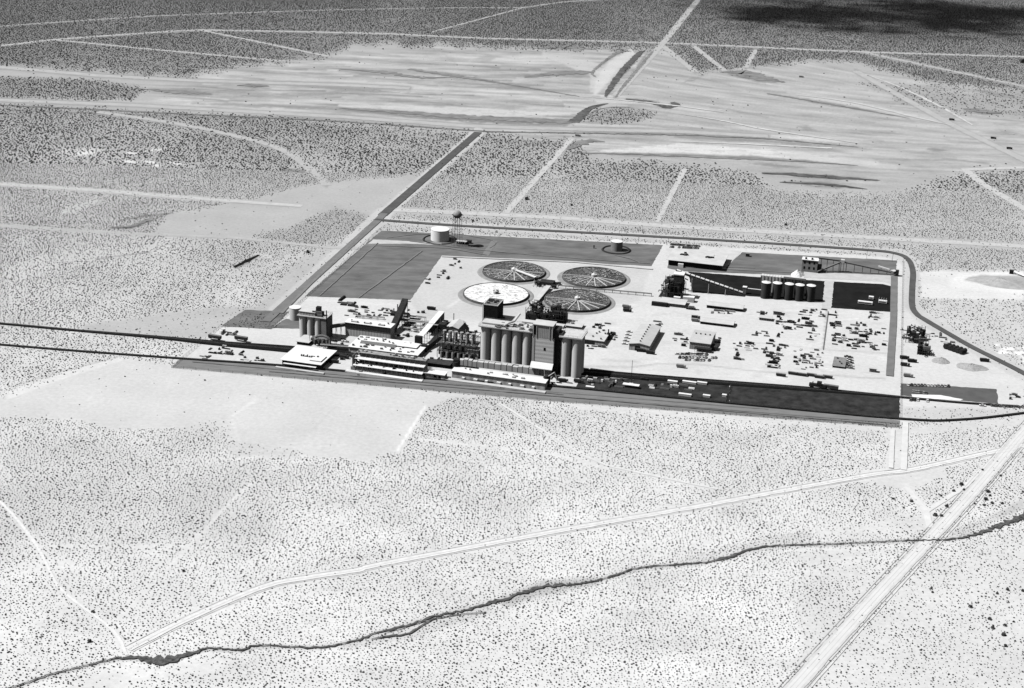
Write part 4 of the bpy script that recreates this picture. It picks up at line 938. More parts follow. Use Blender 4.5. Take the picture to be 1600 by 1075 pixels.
# ---------- vessel structure
A, W, Hh, D = dims(683, 558, 742, 522)
t_ = thing('evaporator_frame', 'dark steel frame holding two rows of tall pale vessels left of the big silos', 'process plant', A); D = 14
mb = MB()
for i in range(8):
    for j in range(3):
        x = i * W / 7; y = j * D / 2; mb.bar((x, y, 0), (x, y, Hh), .22)
for z in (Hh * .3, Hh * .6, Hh):
    for j in range(3): mb.bar((0, j * D / 2, z), (W, j * D / 2, z), .2)
    for i in range(8): mb.bar((i * W / 7, 0, z), (i * W / 7, D, z), .2)
mb.build('frame', DSTEEL, t_)
for k in range(6):
    x = (k + .5) * W / 6.6 + .8
    MB().cyl(x, 8, Hh * .62, Hh + .8, 1.35, n=16).build('vessel', mat('vessel_grey', .34, .6, .2, .5), t_, smooth=True)
    MB().cyl(x, 4.6, Hh * .34, Hh * .56, 1.4, n=16).cyl(x, 4.6, Hh * .56, Hh * .62, 1.4, .2, n=16).build('vessel', mat('vessel_pale', .6, .5, .2, .5), t_, smooth=True)
    MB().cyl(x + .3, 1.0, .5, Hh * .27, 1.45, n=16).build('vessel', mat('vessel_mid', .26, .6, .35, .5), t_, smooth=True)
for z in (Hh * .3, Hh * .6): MB().box(-.3, W + .3, 2, D, z - .2, z).build('platform', mat('grating', .09, .8, .4, .8), t_)
MB().box(-1, W + 10, 6, D + 4, Hh * .02, Hh * .29).build('enclosure', DARKW, t_)
mb = MB(); rr = random.Random(19)
for k in range(26):
    x = rr.uniform(0, W); y = rr.uniform(0, D); z = rr.uniform(2, Hh); mb.bar((x, y, z), (x + rr.uniform(-6, 6), y + rr.uniform(-1, 1), z), rr.uniform(.1, .25), 6); 
    if rr.random() < .4: mb.bar((x, y, z), (x, y, Hh + rr.uniform(0, 3)), .14, 6)
mb.build('pipework', LSTEEL, t_)
# shed and hoppers behind it
gable_building('compressor_shed', 'small pale gabled shed just behind the pale vessel frame', 697, 517, 717, 512, 501, ridge='y', roofm=PALE, wallm=GREYW)
t_ = thing('hopper_house', 'black hopper house on stilts behind the vessel frame', 'hopper', at(684, 519)); MB().box(0, 5.5, 0, 6, 2.8, 6.8).build('bin', DSTEEL, t_); MB().cyl(2.7, 3, .6, 2.8, .5, 2.6, n=4).build('hopper', DSTEEL, t_)
mb = MB()
for x in (.3, 5.2):
    for y in (.3, 5.7): mb.bar((x, y, 0), (x, y, 2.8), .2)
mb.each('leg', STEEL, t_); MB().bar((1, 3, 6.8), (1, 3, 10), .2).build('vent', STEEL, t_)
t_ = thing('stack', 'single slender stack beside the pale gabled shed', 'stack', at(709, 500)); MB().cyl(0, 0, 0, 5.2, .3, n=8).build('flue', DSTEEL, t_); MB().cyl(0, 0, 5.2, 5.5, .45, n=8).build('cap', DSTEEL, t_)
t_ = thing('screen_house', 'black peaked hopper building right of the pale gabled shed', 'hopper', at(716, 522)); MB().prism([(0, 0), (7, 0), (7, 4), (3.5, 8.2), (0, 4)], 0, 6).build('wall', DSTEEL, t_); MB().bar((3.5, 3, 8), (3.5, 3, 10.5), .18).build('vent', STEEL, t_)
flat_building('tank_house', 'white boxy building with pipes squeezed between the vessels and big silos', 729, 562, 747, 545, 541, WHITE, mat('pale_wall', .5, .9, .2, .5), seed=11)
t_ = thing('conveyor_gallery', 'short black inclined gallery between the process building and the vessel frame', 'conveyor', at(664, 548))
vs = []
for (x, y, z) in ((0, 0, 0), (6.5, 28, 3.5)):
    for (u_, v_) in ((-1.6, 0), (1.6, 0), (1.6, 3.6), (-1.6, 3.6)): vs.append((x + u_, y, z + v_))
MB().add(vs, F6).build('gallery', DSTEEL, t_); MB().box(-2.2, 2.2, -3, -.1, 0, 5.5).build('foot_house', DARKW, t_)
flat_building('cooling_shed', 'long low black shed in front of the vessel frame', 668, 572, 702, 566, 561, mat('black_roof', .05, .8, .3, .4), DARKW, seed=3)
flat_building('bag_store', 'low white building with broken front between process building and grey warehouse', 664, 590, 694, 582, 577, WHITE, mat('patchy_wall', .45, .9, .4, .6), doors=((.45, .6, .7), (.7, .82, .7)), seed=8)
t_ = thing('dark_hopper', 'black hopper tower standing at the left end of the grey warehouse', 'hopper', at(705, 584)); MB().cyl(3, 3, 3, 9, 2.8, n=12).build('bin', DSTEEL, t_); MB().cyl(3, 3, 0, 3, 1, 2.8, n=12).build('hopper', DSTEEL, t_)
MB().box(1, 5, 1, 5, 9, 11).build('head_box', DSTEEL, t_)

def pipe_bridge(label, p0, p1, h=3.2, n=4):
    A = at(*p0); d = at(*p1) - A; t_ = thing('pipe_rack', label, 'pipe rack', A, math.atan2(d.y, d.x)); L_ = d.length
    for k in range(n):
        r_ = .14 + .09 * ((k * 7) % 3); MB().bar((0, k * .8, h + r_), (L_, k * .8, h + r_), r_, 7).build('pipe', LSTEEL if k % 2 else STEEL, t_)
    m_ = max(2, int(L_ / 5))
    for k in range(m_ + 1):
        x = k * L_ / m_; MB().bar((x, -.4, 0), (x, -.4, h), .13).bar((x, n * .8, 0), (x, n * .8, h), .13).bar((x, -.6, h - .1), (x, n * .8 + .2, h - .1), .12).build('bent', DSTEEL, t_)
pipe_bridge('rearmost pipe rack in the crowded yard between the black and white conveyors', (626, 499), (664, 503))
pipe_bridge('middle pipe rack in the crowded yard between the black and white conveyors', (624, 508), (668, 513), 3.8, 6)
pipe_bridge('nearest pipe rack in the crowded yard between the black and white conveyors', (630, 517), (660, 520.5), 2.4, 3)
pipe_bridge('pipe rack crossing from the tall white conveyor to the vessel frame', (664, 523), (684, 525), 8.5, 4)
pipe_bridge('pipe rack between the vessel frame and the great silos', (741, 540), (749, 541), 7.0, 3)
pipe_bridge('pipe rack beside the dusty ducts at the foot of the left silos', (500, 545), (548, 549), 3.0, 5)
pipe_bridge('low pipe rack behind the bright roof of the mill', (556, 497), (600, 500), 1.6, 3)
for k, (x, y, h_) in enumerate([(557, 573, 9), (656, 582, 11), (663, 575, 8)]):
    t_ = thing('process_column', 'tall thin steel column with platforms, %s beside the open process building' % ['at the left end', 'nearest at the right end', 'rearmost at the right end'][k], 'column', at(x, y)); MB().cyl(0, 0, 0, h_, .75, n=14).cyl(0, 0, h_, h_ + .6, .75, .1, n=14).build('shell', mat('column_shell', .3, .6, .3, .5), t_)
    for z in (h_ * .35, h_ * .7): MB().cyl(0, 0, z, z + .15, 1.5, n=14).build('platform', DSTEEL, t_)
# ---------- the great silo block
A, W, Hh, _ = dims(748, 571, 829, 511)
t_ = thing('great_silo_block', 'tall concrete silo block with grey headhouse in the centre of the plant', 'silos', A)
_, W2, _, _ = dims(748, 571, 906, 511); R = W / 10.0
silo_cluster(t_, [R + 2 * R * k for k in range(5)], 2, R * .97, Hh)
# right-hand pair
r2 = [W2 - 3 * R * 1.0, W2 - R * 1.0]
silo_cluster(t_, r2, 2, R * .97, Hh)
MB().box(-.8, W + .5, -.8, 4 * R + .6, Hh + .6, Hh + 1.3).build('deck', CONC, t_); MB().box(0, W, .2, 4 * R, Hh + .02, Hh + .58).build('silo_collar', DSTEEL, t_); MB().box(W2 - 4 * R - .8, W2 + .6, -.8, 4 * R + .6, Hh + .01, Hh + 1.0).build('deck', CONC, t_)
MB().box(W * .02, W * .60, 4, 2.8 * R, Hh + 1.3, Hh + 2.6).build('gallery', PALE, t_)
mb = MB(); rr = random.Random(31)
roof_clutter(STEEL, W * .3, W * .95, 0, 3 * R, Hh + 1.3, 26, rr, t_)
mb = MB(); pts = [(W * .45, 2, Hh + 2.5), (W * .52, 5, Hh + 4), (W * .6, 9, Hh + 4.5), (W * .67, 14, Hh + 9)]
for a, b_ in zip(pts, pts[1:]): mb.bar(a, b_, .8, 8)
mb.build('duct', LSTEEL, t_)
# central bay
c0 = W + .4; c1 = W2 - 4 * R - 1.0
MB().box(c0, c1, 2.0, 4 * R, 0, Hh - 1.0).build('centre_wall', DARKW, t_)
MB().box(c0 + .3, c1 - 3.4, -.95, 1.9, Hh * .30, Hh - 2.05).build('front_panel', ribbed('panel_sheet', .75, 3.0, 'Z', .12, var=.06), t_)
MB().box(c0 + .3, c0 + 2.0, -1.2, -.97, Hh * .14, Hh - 2.05).build('pilaster', CONC, t_)
MB().box((c0 + c1) / 2 - .9, (c0 + c1) / 2 + .6, -1.05, -.96, Hh * .62, Hh * .69).build('window', BLACK, t_)
MB().prismx([(-1.3, Hh * .30), (-1.3, Hh * .30 + .4), (-5.6, Hh * .19 + .4), (-5.6, Hh * .19)], c0 + .2, c1 - 3.0).build('canopy_roof', WHITE, t_)
MB().box(c0 + 3, c1 - 4.5, -3.5, 1.5, 0, Hh * .17).build('truck_bay', GREYW, t_)
# headhouse on top
hx0 = c0 + .8; hx1 = c1 - 4.6
MB().box(hx0, hx1, -1.0, 9, Hh - 2.0, Hh + 7.6).build('headhouse_wall', GREYW, t_)
MB().box(hx0 - .5, hx1 + .5, -1.5, 9.5, Hh + 7.6, Hh + 8.1).build('headhouse_roof', PALE, t_)
for x in (hx0 + .1, hx0 + 2.6, hx1 - 2.2, hx1 - .1): MB().box(x - .22, x + .22, -1.35, -1.02, Hh - 2, Hh + 7.4).build('mullion', LSTEEL, t_)
mb = MB(); MB().box(hx0 + .5, hx0 + 2.3, -1.12, -1.02, Hh + .2, Hh + 7).build('window', BLACK, t_)
MB().box(hx0 - 3, hx0 - .1, 0, 8, Hh, Hh + 3.8).build('annex', mat('annex_wall', .16, .9, .35, .5), t_)
MB().box(hx1 + .1, hx1 + 4.2, .5, 10, Hh - 2, Hh + 5.0).build('annex', DARKW, t_); MB().box(hx1 + 4.3, hx1 + 7, .5, 9, Hh - 2, Hh + 2.2).build('annex', DARKW, t_)
mb = MB(); handrail(mb, -.6, W, -.6, 4 * R, Hh + 1.3); handrail(mb, W2 - 4 * R - .6, W2 + .4, -.6, 4 * R, Hh + 1.3); mb.build('handrail', STEEL, t_)
# wall panels at the silo feet
mb = MB()
x = -14
while x < c0 + 6:
    w_ = rr.uniform(3.2, 5.4); h_ = 4.6 + rr.uniform(-.5, .6); MB().box(x, x + w_ - .5, -4.2, -.6, 0, h_).build('bin_bay', CONC, t_) ; x += w_
MB().box(-.2, W, -1.0, .2, 4.4, 5.0).build('ledge', PALE, t_)
# grey bagging warehouse in front
t_, Wb, Hb, Db = flat_building('bagging_warehouse', 'long grey front warehouse with white roof below the great silos', 706, 590, 851, 579, 572.5, WHITE, ribbed('bag_wall', .66, 5.0, 'X', .3), seed=14, vents=0)
mb = MB(); rr = random.Random(41)
roof_clutter(LSTEEL, 5, Wb - 8, 1, Db - 1, Hb, 12, rr, t_)
for k in range(7): MB().box(8 + k * 8.7, 10 + k * 8.7 + (k % 2), -2.0, -.2, 0, 1.9).build('dock_house', WHITE, t_)
MB().box(-6, Wb + 2, -7, -3.4, 0, 1.0).build('loading_dock', PALE, t_)
t_ = thing('screw_elevator', 'black round hopper machine at the right end of the grey warehouse', 'machinery', at(846, 603))
MB().cyl(3, 3, 2, 7.5, 2.6, n=14).build('bin', DSTEEL, t_); MB().cyl(3, 3, 0, 2, .8, 2.6, n=14).build('hopper', DSTEEL, t_); mb = MB()
mb.bar((4, 2, 7), (8.5, 3, 10.5), .35, 8); mb.bar((8.5, 3, 10.5), (10.5, 3, 6), .3, 8); mb.bar((2, 1, 7.5), (1.5, 1, 11.5), .25, 6); mb.build('duct', LSTEEL, t_)
# ---------- black tower behind
A = at(755, 502); t_ = thing('black_tower', 'tall black block tower standing in front of the white froth tank', 'tower', A)
_, W, Hh, D = dims(755, 502, 777, 476, 466)
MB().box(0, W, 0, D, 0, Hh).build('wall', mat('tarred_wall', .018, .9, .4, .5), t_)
pb = MB().box(-.2, W + .2, -.2, .35, Hh, Hh + .6).box(-.2, W + .2, D - .35, D + .2, Hh, Hh + .6).box(-.2, .35, .35, D - .35, Hh, Hh + .6).box(W - .35, W + .2, .35, D - .35, Hh, Hh + .6)
pb.build('parapet', PALE, t_); mb = MB(); rr = random.Random(6)
mb.box(.36, W - .36, .36, D - .36, Hh, Hh + .15); mb.build('roof', STEEL, t_); roof_clutter(DSTEEL, 2, W - 2, 2, D - 2, Hh + .15, 8, rr, t_)
MB().bar((-.7, .2, 0), (-.7, .2, Hh), .3).build('downpipe', WHITE, t_); MB().box(W + .1, W + 4, 3, 8, 0, 3.2).build('annex', DARKW, t_)
flat_building('transfer_house', 'flat pale roof building directly behind the five front silos', 757, 508, 800, 504.5, 500, PALE, GREYW, seed=2)

# ---------- black ductwork complexes
def ductwork(t_, W, D, Hh, seed, nb=10, nc=10, npipe=26, pale=.25):
    r_ = random.Random(seed); mb = MB()
    for i in range(6):
        for j in range(3): mb.bar((i * W / 5, j * D / 2, 0), (i * W / 5, j * D / 2, Hh * r_.uniform(.6, 1.05)), .22)
    for z in (Hh * .35, Hh * .7):
        for j in range(3): mb.bar((0, j * D / 2, z), (W, j * D / 2, z), .2)
        for i in range(6): mb.bar((i * W / 5, 0, z), (i * W / 5, D, z), .2)
    mb.build('frame', DSTEEL, t_)
    for k in range(nb):
        x = r_.uniform(0, W - 4); y = r_.uniform(0, D - 3); z = r_.choice([0, Hh * .3, Hh * .5]); h_ = r_.uniform(.25, .5) * Hh
        MB().box(x, x + r_.uniform(2.5, 6), y, y + r_.uniform(2, 5), z, z + h_).build('housing', STEEL if r_.random() < pale else DSTEEL, t_)
    for k in range(nc):
        x = r_.uniform(1, W - 1); y = r_.uniform(0, D); z = r_.uniform(.3, .75) * Hh; R_ = r_.uniform(.9, 1.8)
        MB().cyl(x, y, z, z + r_.uniform(2, 4.5), R_, n=14).cyl(x, y, z - 2.4, z, .25, R_, n=14).build('cyclone', LSTEEL if r_.random() < pale else DSTEEL, t_, smooth=True)
    for k in range(npipe):
        mb = MB(); x = r_.uniform(0, W); y = r_.uniform(0, D); z = r_.uniform(.15, 1) * Hh; p = Vector((x, y, z)); rad = r_.uniform(.2, .55)
        for s in range(r_.randint(1, 3)):
            q = p + Vector(r_.choice([(r_.uniform(-6, 6), 0, 0), (0, 0, r_.uniform(-4, 3)), (r_.uniform(-2, 2), r_.uniform(-4, 4), 0), (r_.uniform(-4, 4), 0, r_.uniform(-3, 3))]))
            q.z = max(.5, min(q.z, Hh * 1.15)); mb.bar(p, q, rad, 7); p = q
        mb.build('duct', DSTEEL, t_)
    for k in range(npipe // 3):
        x = r_.uniform(0, W); y = r_.uniform(-.5, D); z = r_.uniform(.2, 1) * Hh; MB().bar((x, y, z), (x + r_.uniform(-3, 3), y, z + r_.uniform(-2, 2)), r_.uniform(.2, .5), 7).build('pipe', LSTEEL, t_)
A, W, Hh, _ = dims(821, 502, 880, 476)
t_ = thing('dryer_complex', 'black tangle of ducts and cyclones behind the headhouse of the great silos', 'machinery', A)
ductwork(t_, W, 14, Hh * .9, 77, 14, 12, 40, .2)
MB().box(0, 11, -.8, 6, 0, Hh * .5).build('housing', DSTEEL, t_); MB().box(W * .45, W, 4, 14, 0, Hh * .42).build('housing', DSTEEL, t_)
MB().box(-1, W + 2, -7, -1.2, 0, 2.2).build('apron_building', PALE, t_)
A, W, Hh, _ = dims(1033, 466, 1060, 431)
t_ = thing('kiln_complex', 'black mound of cyclones and ducts at the head of the long conveyor', 'machinery', A)
ductwork(t_, W + 3, 16, Hh * .85, 91, 14, 12, 44, .12)
MB().box(W * .3, W, 3, 12, 0, Hh * .7).build('housing', DSTEEL, t_); MB().box(W * .6, W + 2, 5, 12, Hh * .7, Hh * 1.02).build('head_house', DARKW, t_); MB().box(W * .55, W + 2.4, 4.6, 12.4, Hh * 1.02, Hh * 1.06).build('roof', WHITE, t_)
mb = MB().prism([(-3, 0), (W * .5, 0), (W * .42, Hh * .45), (W * .2, Hh * .5)], 3, 11); mb.build('stock_bin', mat('dusty_bin', .14, .95, .5, .5), t_)
# buildings right of the great silos
t_, W, Hh, D = flat_building('laboratory', 'low pale roof building with skewed dark gap behind the right hand silos', 884, 512, 908, 508, 502.5, PALE, GREYW, vents=2, seed=3)
t_, W, Hh, D = flat_building('workshop_hall', 'wide low pale roof workshop right of the great silos', 905, 536, 943, 528.5, 512, PALE, MIDW, vents=9, seed=5, overhang=.4)
MB().box(0, W * .6, -.3, -.02, .4, Hh * .8).build('door', DARKW, t_)
t_ = thing('exhaust_hood', 'black peaked hood at the right end of the workshop hall', 'machinery', at(943, 531)); MB().cyl(3, 3, 0, 5.5, 4, .8, n=4).build('hood', DSTEEL, t_); MB().cyl(3, 3, 5.5, 8, .5, n=8).build('flue', DSTEEL, t_)

# ---------- sheds of the eastern yard
gable_building('warehouse', 'long grey gabled warehouse with black end door, ridge running away', 982.5, 546.5, 1014, 537, 507, ridge='y', rise=.08, roofm=ROOFG, wallm=MIDW, doors=((.3, .55, .78),), vents=8)
t_, W, Hh, D = gable_building('repair_shop', 'squarish grey gabled repair shop with dark lean-to, cars parked in front', 1077, 545, 1109, 534, 516, ridge='x', rise=.07, roofm=ROOFG, wallm=GREYW, vents=4)
MB().box(W * .28, W + 1.5, -4.5, -.1, 2.6, 3.0).build('lean_to_roof', DSTEEL, t_); mb = MB()
for k in range(5): mb.bar((W * .28 + .4 + k * W * .18, -4.2, 0), (W * .28 + .4 + k * W * .18, -4.2, 2.6), .12)
mb.each('lean_to_post', STEEL, t_); MB().box(W + .1, W + 5, 2, 9, 0, 3.2).build('annex', DARKW, t_)
gable_building('long_shed', 'long narrow shed with pale roof behind the repair shop', 1094, 506, 1145, 502, 496, ridge='x', rise=.12, roofm=PALE, wallm=DARKW)
gable_building('long_shed', 'long narrow shed with pale roof below the conveyor foot', 1104, 481, 1160, 476.5, 471, ridge='x', rise=.12, roofm=PALE, wallm=DARKW)
t_, W, Hh, D = flat_building('crusher_office', 'pale roof building with black lean-to below the kiln complex', 1030, 477, 1069, 471.5, 464, PALE, GREYW, seed=17)
MB().box(-6, 7, -3, -.1, 0, 3.2).build('lean_to', DSTEEL, t_); MB().box(W * .45, W * .72, D, D + 3, 0, 4.2).build('white_annex', WHITE, t_)
MB().box(W * .8, W * 1.25, D + 3.2, D + 8, 0, 4.4).build('white_annex', WHITE, t_)
flat_building('yard_office', 'small low grey office with pale roof among the eastern stockpiles', 1186, 500, 1205, 495.5, 492, PALE, MIDW, windows=5)
flat_building('tool_shed', 'small dark shed just right and behind the low grey office', 1208, 491.5, 1220, 485.5, 482, PALE, GREYW)
t_, W, Hh, D = flat_building('assay_office', 'square grey roof building with dark base beside a row of parked cars', 1300.5, 574, 1319.5, 571, 557, mat('grey_flat_roof', .22, .9, .25, .3), DARKW, vents=3, overhang=.3)
flat_building('gate_house', 'small plain grey building near the eastern fence by the long rail siding', 1358, 581, 1369, 575, 573, MIDW if False else mat('gate_roof', .5, .9, .1, .3), MIDW)
# flat roofed office in the north
t_, W, Hh, D = flat_building('main_office', 'wide flat pale roofed office with black shaded front in the north yard', 1044, 414, 1126, 405, 389, PALE, mat('shaded_wall', .035, .9, .3, .4), vents=0, overhang=1.8)  # overhang shade is put into the near-black wall colour
mb = MB(); rr = random.Random(22); roof_clutter(DSTEEL, W * .15, W * .3, D * .5, D * .7, Hh, 6, rr, t_); roof_clutter(DSTEEL, W * .65, W * .78, D * .4, D * .6, Hh, 6, rr, t_)
MB().box(W * .2, W * .3, -4, -2.0, 0, 3.4).build('porch', WHITE, t_)
# covered conveyor
E1 = at(1053, 431, 0); t_ = thing('long_conveyor', 'long sloping conveyor with segmented white roof crossing the black yard', 'conveyor', at(1160, 463))
A = t_.location; hh_top = 17.0; tp = at(1056, 424.5, hh_top) - A; a1_ = (tp.dot(U), tp.dot(V)); n_seg = 14
for k in range(n_seg):
    f0 = k / n_seg; f1 = (k + .80) / n_seg; vs = []
    for f_ in (f0, f1):
        x, y, z = a1_[0] * f_, a1_[1] * f_, 1.5 + (hh_top - 1.5) * f_
        for (v_, w_) in ((-1.5, 1.9), (1.5, 1.9), (1.5, 2.3), (-1.5, 2.3)): vs.append((x, y + v_, z + w_))
    MB().add(vs, [tuple(reversed(q)) for q in F6]).build('roof_segment', WHITE if k > 2 else PALE, t_)
vs = []
for f_ in (0, 1):
    x, y, z = a1_[0] * f_, a1_[1] * f_, 1.5 + (hh_top - 1.5) * f_
    for (v_, w_) in ((-1.2, 0), (1.2, 0), (1.2, 1.85), (-1.2, 1.85)): vs.append((x, y + v_, z + w_))
MB().add(vs, F6).build('gallery', STEEL, t_)
mb = MB()
for k in range(1, 4):
    f_ = k / 4; x, y, z = a1_[0] * f_, a1_[1] * f_, 1.5 + (hh_top - 1.5) * f_
    for s in (-1, 1): mb.bar((x, y + s * 2, 0), (x, y + s, z), .22)
    mb.bar((x, y - 1.6, z * .5), (x, y + 1.6, z * .5), .15)
mb.each('trestle', LSTEEL, t_)
t_ = thing('transfer_hut', 'small white topped transfer hut beside the five conical silos', 'hut', at(1160, 459)); MB().box(0, 3, 0, 3, 0, 5.5).build('wall', STEEL, t_); MB().box(-.3, 3.3, -.3, 3.3, 5.5, 6.2).build('roof', WHITE, t_)
MB().bar((3, 1.5, 4.8), (17, 1.5, 4.8), .5).build('conveyor', LSTEEL, t_)
# five cone roofed silos
for k, (x, yb, nm) in enumerate([(1195, 467, 'farthest left'), (1212.5, 468, 'second from left'), (1231, 469.5, 'middle one'), (1247.5, 471, 'fourth from left'), (1265, 472, 'farthest right')]):
    tank('dark steel silo with white conical roof, %s of five in a row' % nm, x - 7, x + 7, yb, yb - 24, mat('rusty_shaded_silo', .06, .7, .4, .3, (1, 1, .2)), 'cone', 'cone_silo', 'conical roofed silos in the sunken yard')  # dark body colour holds both rust and shade
t_ = thing('bin_wall', 'long grey panelled wall behind the five conical silos', 'wall', at(1187, 455))
_, W, Hh, _ = dims(1187, 455, 1256, 430)
MB().box(0, W * .45, 0, 5, 0, Hh).build('panel', MIDW, t_); MB().box(W * .5, W, 0, 5, 0, Hh - .5).build('panel', mat('panel_dark', .07, .9, .3, .4), t_); MB().box(W * .46, W * .49, .5, 4.5, 0, Hh * .9).build('stair', DSTEEL, t_)
mb = MB()
for k in range(14): mb.box(k * W / 13 - .15, k * W / 13 + .15, -.3, -.02, 0, Hh)
mb.build('rib', STEEL, t_)
# crusher tower and its belts
t_, W, Hh, D = flat_building('crusher_tower', 'pale stepped crusher tower with dark square openings on the north yard', 1252, 424, 1276, 405, 401, WHITE, mat('tower_wall', .3, .9, .15, .3), seed=9)
for r_, z in ((0, .25), (1, .68)):
    for k in range(3): MB().box(1.5 + k * 4.2, 3.0 + k * 4.2, -.1, 0, Hh * z, Hh * z + 2.2).build('window', BLACK, t_)
for k in range(2): MB().box(2.2 + k * 5.5, 3.8 + k * 5.5, 1, 2.4, Hh, Hh + 1.6).build('roof_vent', DSTEEL, t_)
MB().box(W + .05, W + 3.4, 1, D, 0, Hh * .55).build('annex', DARKW, t_)
def belt(label, p0, z0, p1, z1, m_=STEEL, name='belt_conveyor', legs=4, r_=.8, group='belt conveyors of the crusher'):
    A = at(*p0); q = at(*p1); d = q - A; t_ = thing(name, label, 'conveyor', A, math.atan2(d.y, d.x), group); L_ = d.length; vs = []
    for f_, z in ((0, z0), (1, z1)):
        for (v_, w_) in ((-r_, 0), (r_, 0), (r_, 1.1), (-r_, 1.1)): vs.append((L_ * f_, v_, z + w_))
    MB().add(vs, F6).build('truss', m_, t_); mb = MB()
    for k in range(legs):
        f_ = (k + .5) / legs; z = z0 + (z1 - z0) * f_
        if z > 1:
            for s in (-1, 1): mb.bar((L_ * f_, s * (r_ + .4), 0), (L_ * f_, s * r_ * .8, z), .14)
    if mb.v: mb.each('trestle', STEEL, t_)
    return t_
belt('upper belt conveyor from crusher tower to the transfer point', (1277, 424), 12, (1315, 424), 9)
belt('lower belt conveyor rising from crusher tower foot to the transfer point', (1277, 427), 1, (1315, 425), 9.5)
belt('long belt conveyor descending right from transfer point to feed hopper', (1315, 425), 9, (1392, 429), 1.5, legs=6)
belt('short side belt meeting the feed hopper', (1372, 421), 2.5, (1390, 425), 1.5, LSTEEL, legs=2)
t_ = thing('transfer_tower', 'slim steel transfer tower where the belts cross', 'tower', at(1315, 425)); mb = MB()
for x in (-1.2, 1.2):
    for y in (-1.2, 1.2): mb.bar((x, y, 0), (x, y, 11), .18)
mb.build('frame', STEEL, t_); MB().box(-1.7, 1.7, -1.7, 1.7, 9.2, 11.6).build('hood', LSTEEL, t_)
t_ = thing('feed_hopper', 'dark and white feed hopper machine at the right end of the belts', 'machinery', at(1392, 431)); MB().cyl(2, 2, 1.2, 4.6, 1.2, 3.4, n=4).build('hopper', LSTEEL, t_); MB().box(3.6, 6.5, 0, 4, 0, 5.2).build('drive_house', DSTEEL, t_)
mb = MB()
for x in (-.2, 4.2): mb.bar((x, 0, 0), (x, 0, 3), .2); mb.bar((x, 4, 0), (x, 4, 3), .2)
mb.each('leg', STEEL, t_)
def pile(label, px, py, rx, ry, h, m_, name='stockpile', seed=1, group=None):
    A = at(px, py); r_ = random.Random(seed); n = 36; rings = 9; vs = []; fs = []
    ph = [r_.uniform(0, 6.28) for _ in range(5)]
    for k in range(rings + 1):
        f_ = k / rings
        for i in range(n):
            a = 2 * math.pi * i / n; wob = 1 + .10 * math.sin(2 * a + ph[0]) + .07 * math.sin(3 * a + ph[1]) + .05 * math.sin(5 * a + ph[2]) + r_.uniform(-.03, .03)
            z = h * (1 - f_) ** 1.0 * (1 + r_.uniform(-.08, .08)) if f_ < 1 else -.05
            vs.append((rx * f_ * wob, 0, z) if False else (rx * max(f_, .04) * wob * math.cos(a), ry * max(f_, .04) * wob * math.sin(a), z))
    for k in range(rings):
        for i in range(n): fs.append((k * n + i, (k + 1) * n + i, (k + 1) * n + (i + 1) % n, k * n + (i + 1) % n))
    vs.append((0, 0, h)); fs += [(len(vs) - 1, i, (i + 1) % n) for i in range(n)]
    o = MB().add(vs, fs).build(name, m_, None, A, ROT); return tag(o, label, 'stockpile', group)
pile('pale cone of material piled at the left foot of the crusher tower', 1246, 430, 6, 7, 5.5, WHITE, seed=2)
pile('smaller grey gravel pile in the eastern batch yard', 1470, 564, 6.2, 8, 3.0, mat('gravel_pile', .33, .95, .25, .5), seed=3)
pile('larger pale grey gravel pile in the eastern batch yard', 1518, 574, 11, 9, 3.0, mat('gravel_pile', .33), seed=4)
pile('broad dark spoil heap on the bright ground at the right edge', 1562, 441, 27, 16, 4.0, mat('spoil', .36, .95, .2, .2), seed=5)
t_ = thing('ore_bin', 'small black bin at the crest of the dark spoil heap', 'bin', at(1577, 428)); MB().box(0, 3.4, 0, 3, 0, 3.4).build('wall', DSTEEL, t_); MB().bar((3, 1, 2.4), (14, -6, .8), .8).build('chute', WHITE, t_)
# batch plant at the east
A, W, Hh, _ = dims(1415, 535, 1443, 517)
t_ = thing('batch_plant', 'dark steel batch plant of bins, ducts and belts outside the east fence', 'machinery', A); ductwork(t_, W, 22, Hh * .9, 55, 12, 8, 34, .35)
A, W, Hh, _ = dims(1433, 554, 1457, 541)
t_ = thing('screening_plant', 'smaller dark screening machine just below the batch plant', 'machinery', A); ductwork(t_, W * .8, 9, Hh, 56, 6, 4, 18, .3)
for k in range(5):
    t_ = thing('bitumen_tank', 'black horizontal tank beside the gravel piles, %s of the slanting row' % ['farthest left', 'second from left', 'middle one', 'second from right', 'farthest right'][k], 'tank', at(1480 + k * 6, 544 + k * 2.1), ROT - .6, 'black horizontal tanks beside the gravel piles')
    mb = MB(); n = 14; R_ = 1.8; vs = [(R_ * math.cos(2 * math.pi * i / n), y, 2.1 + R_ * math.sin(2 * math.pi * i / n)) for y in (-3.4, 3.4) for i in range(n)]
    mb.add(vs, [(i, (i + 1) % n, n + (i + 1) % n, n + i) for i in range(n)] + [tuple(range(n)), tuple(reversed(range(n, 2 * n)))]).build('shell', DSTEEL, t_)
    MB().box(-1.2, 1.2, -2.6, -2.1, 0, 1.6).box(-1.2, 1.2, 2.1, 2.6, 0, 1.6).build('saddle', STEEL, t_)
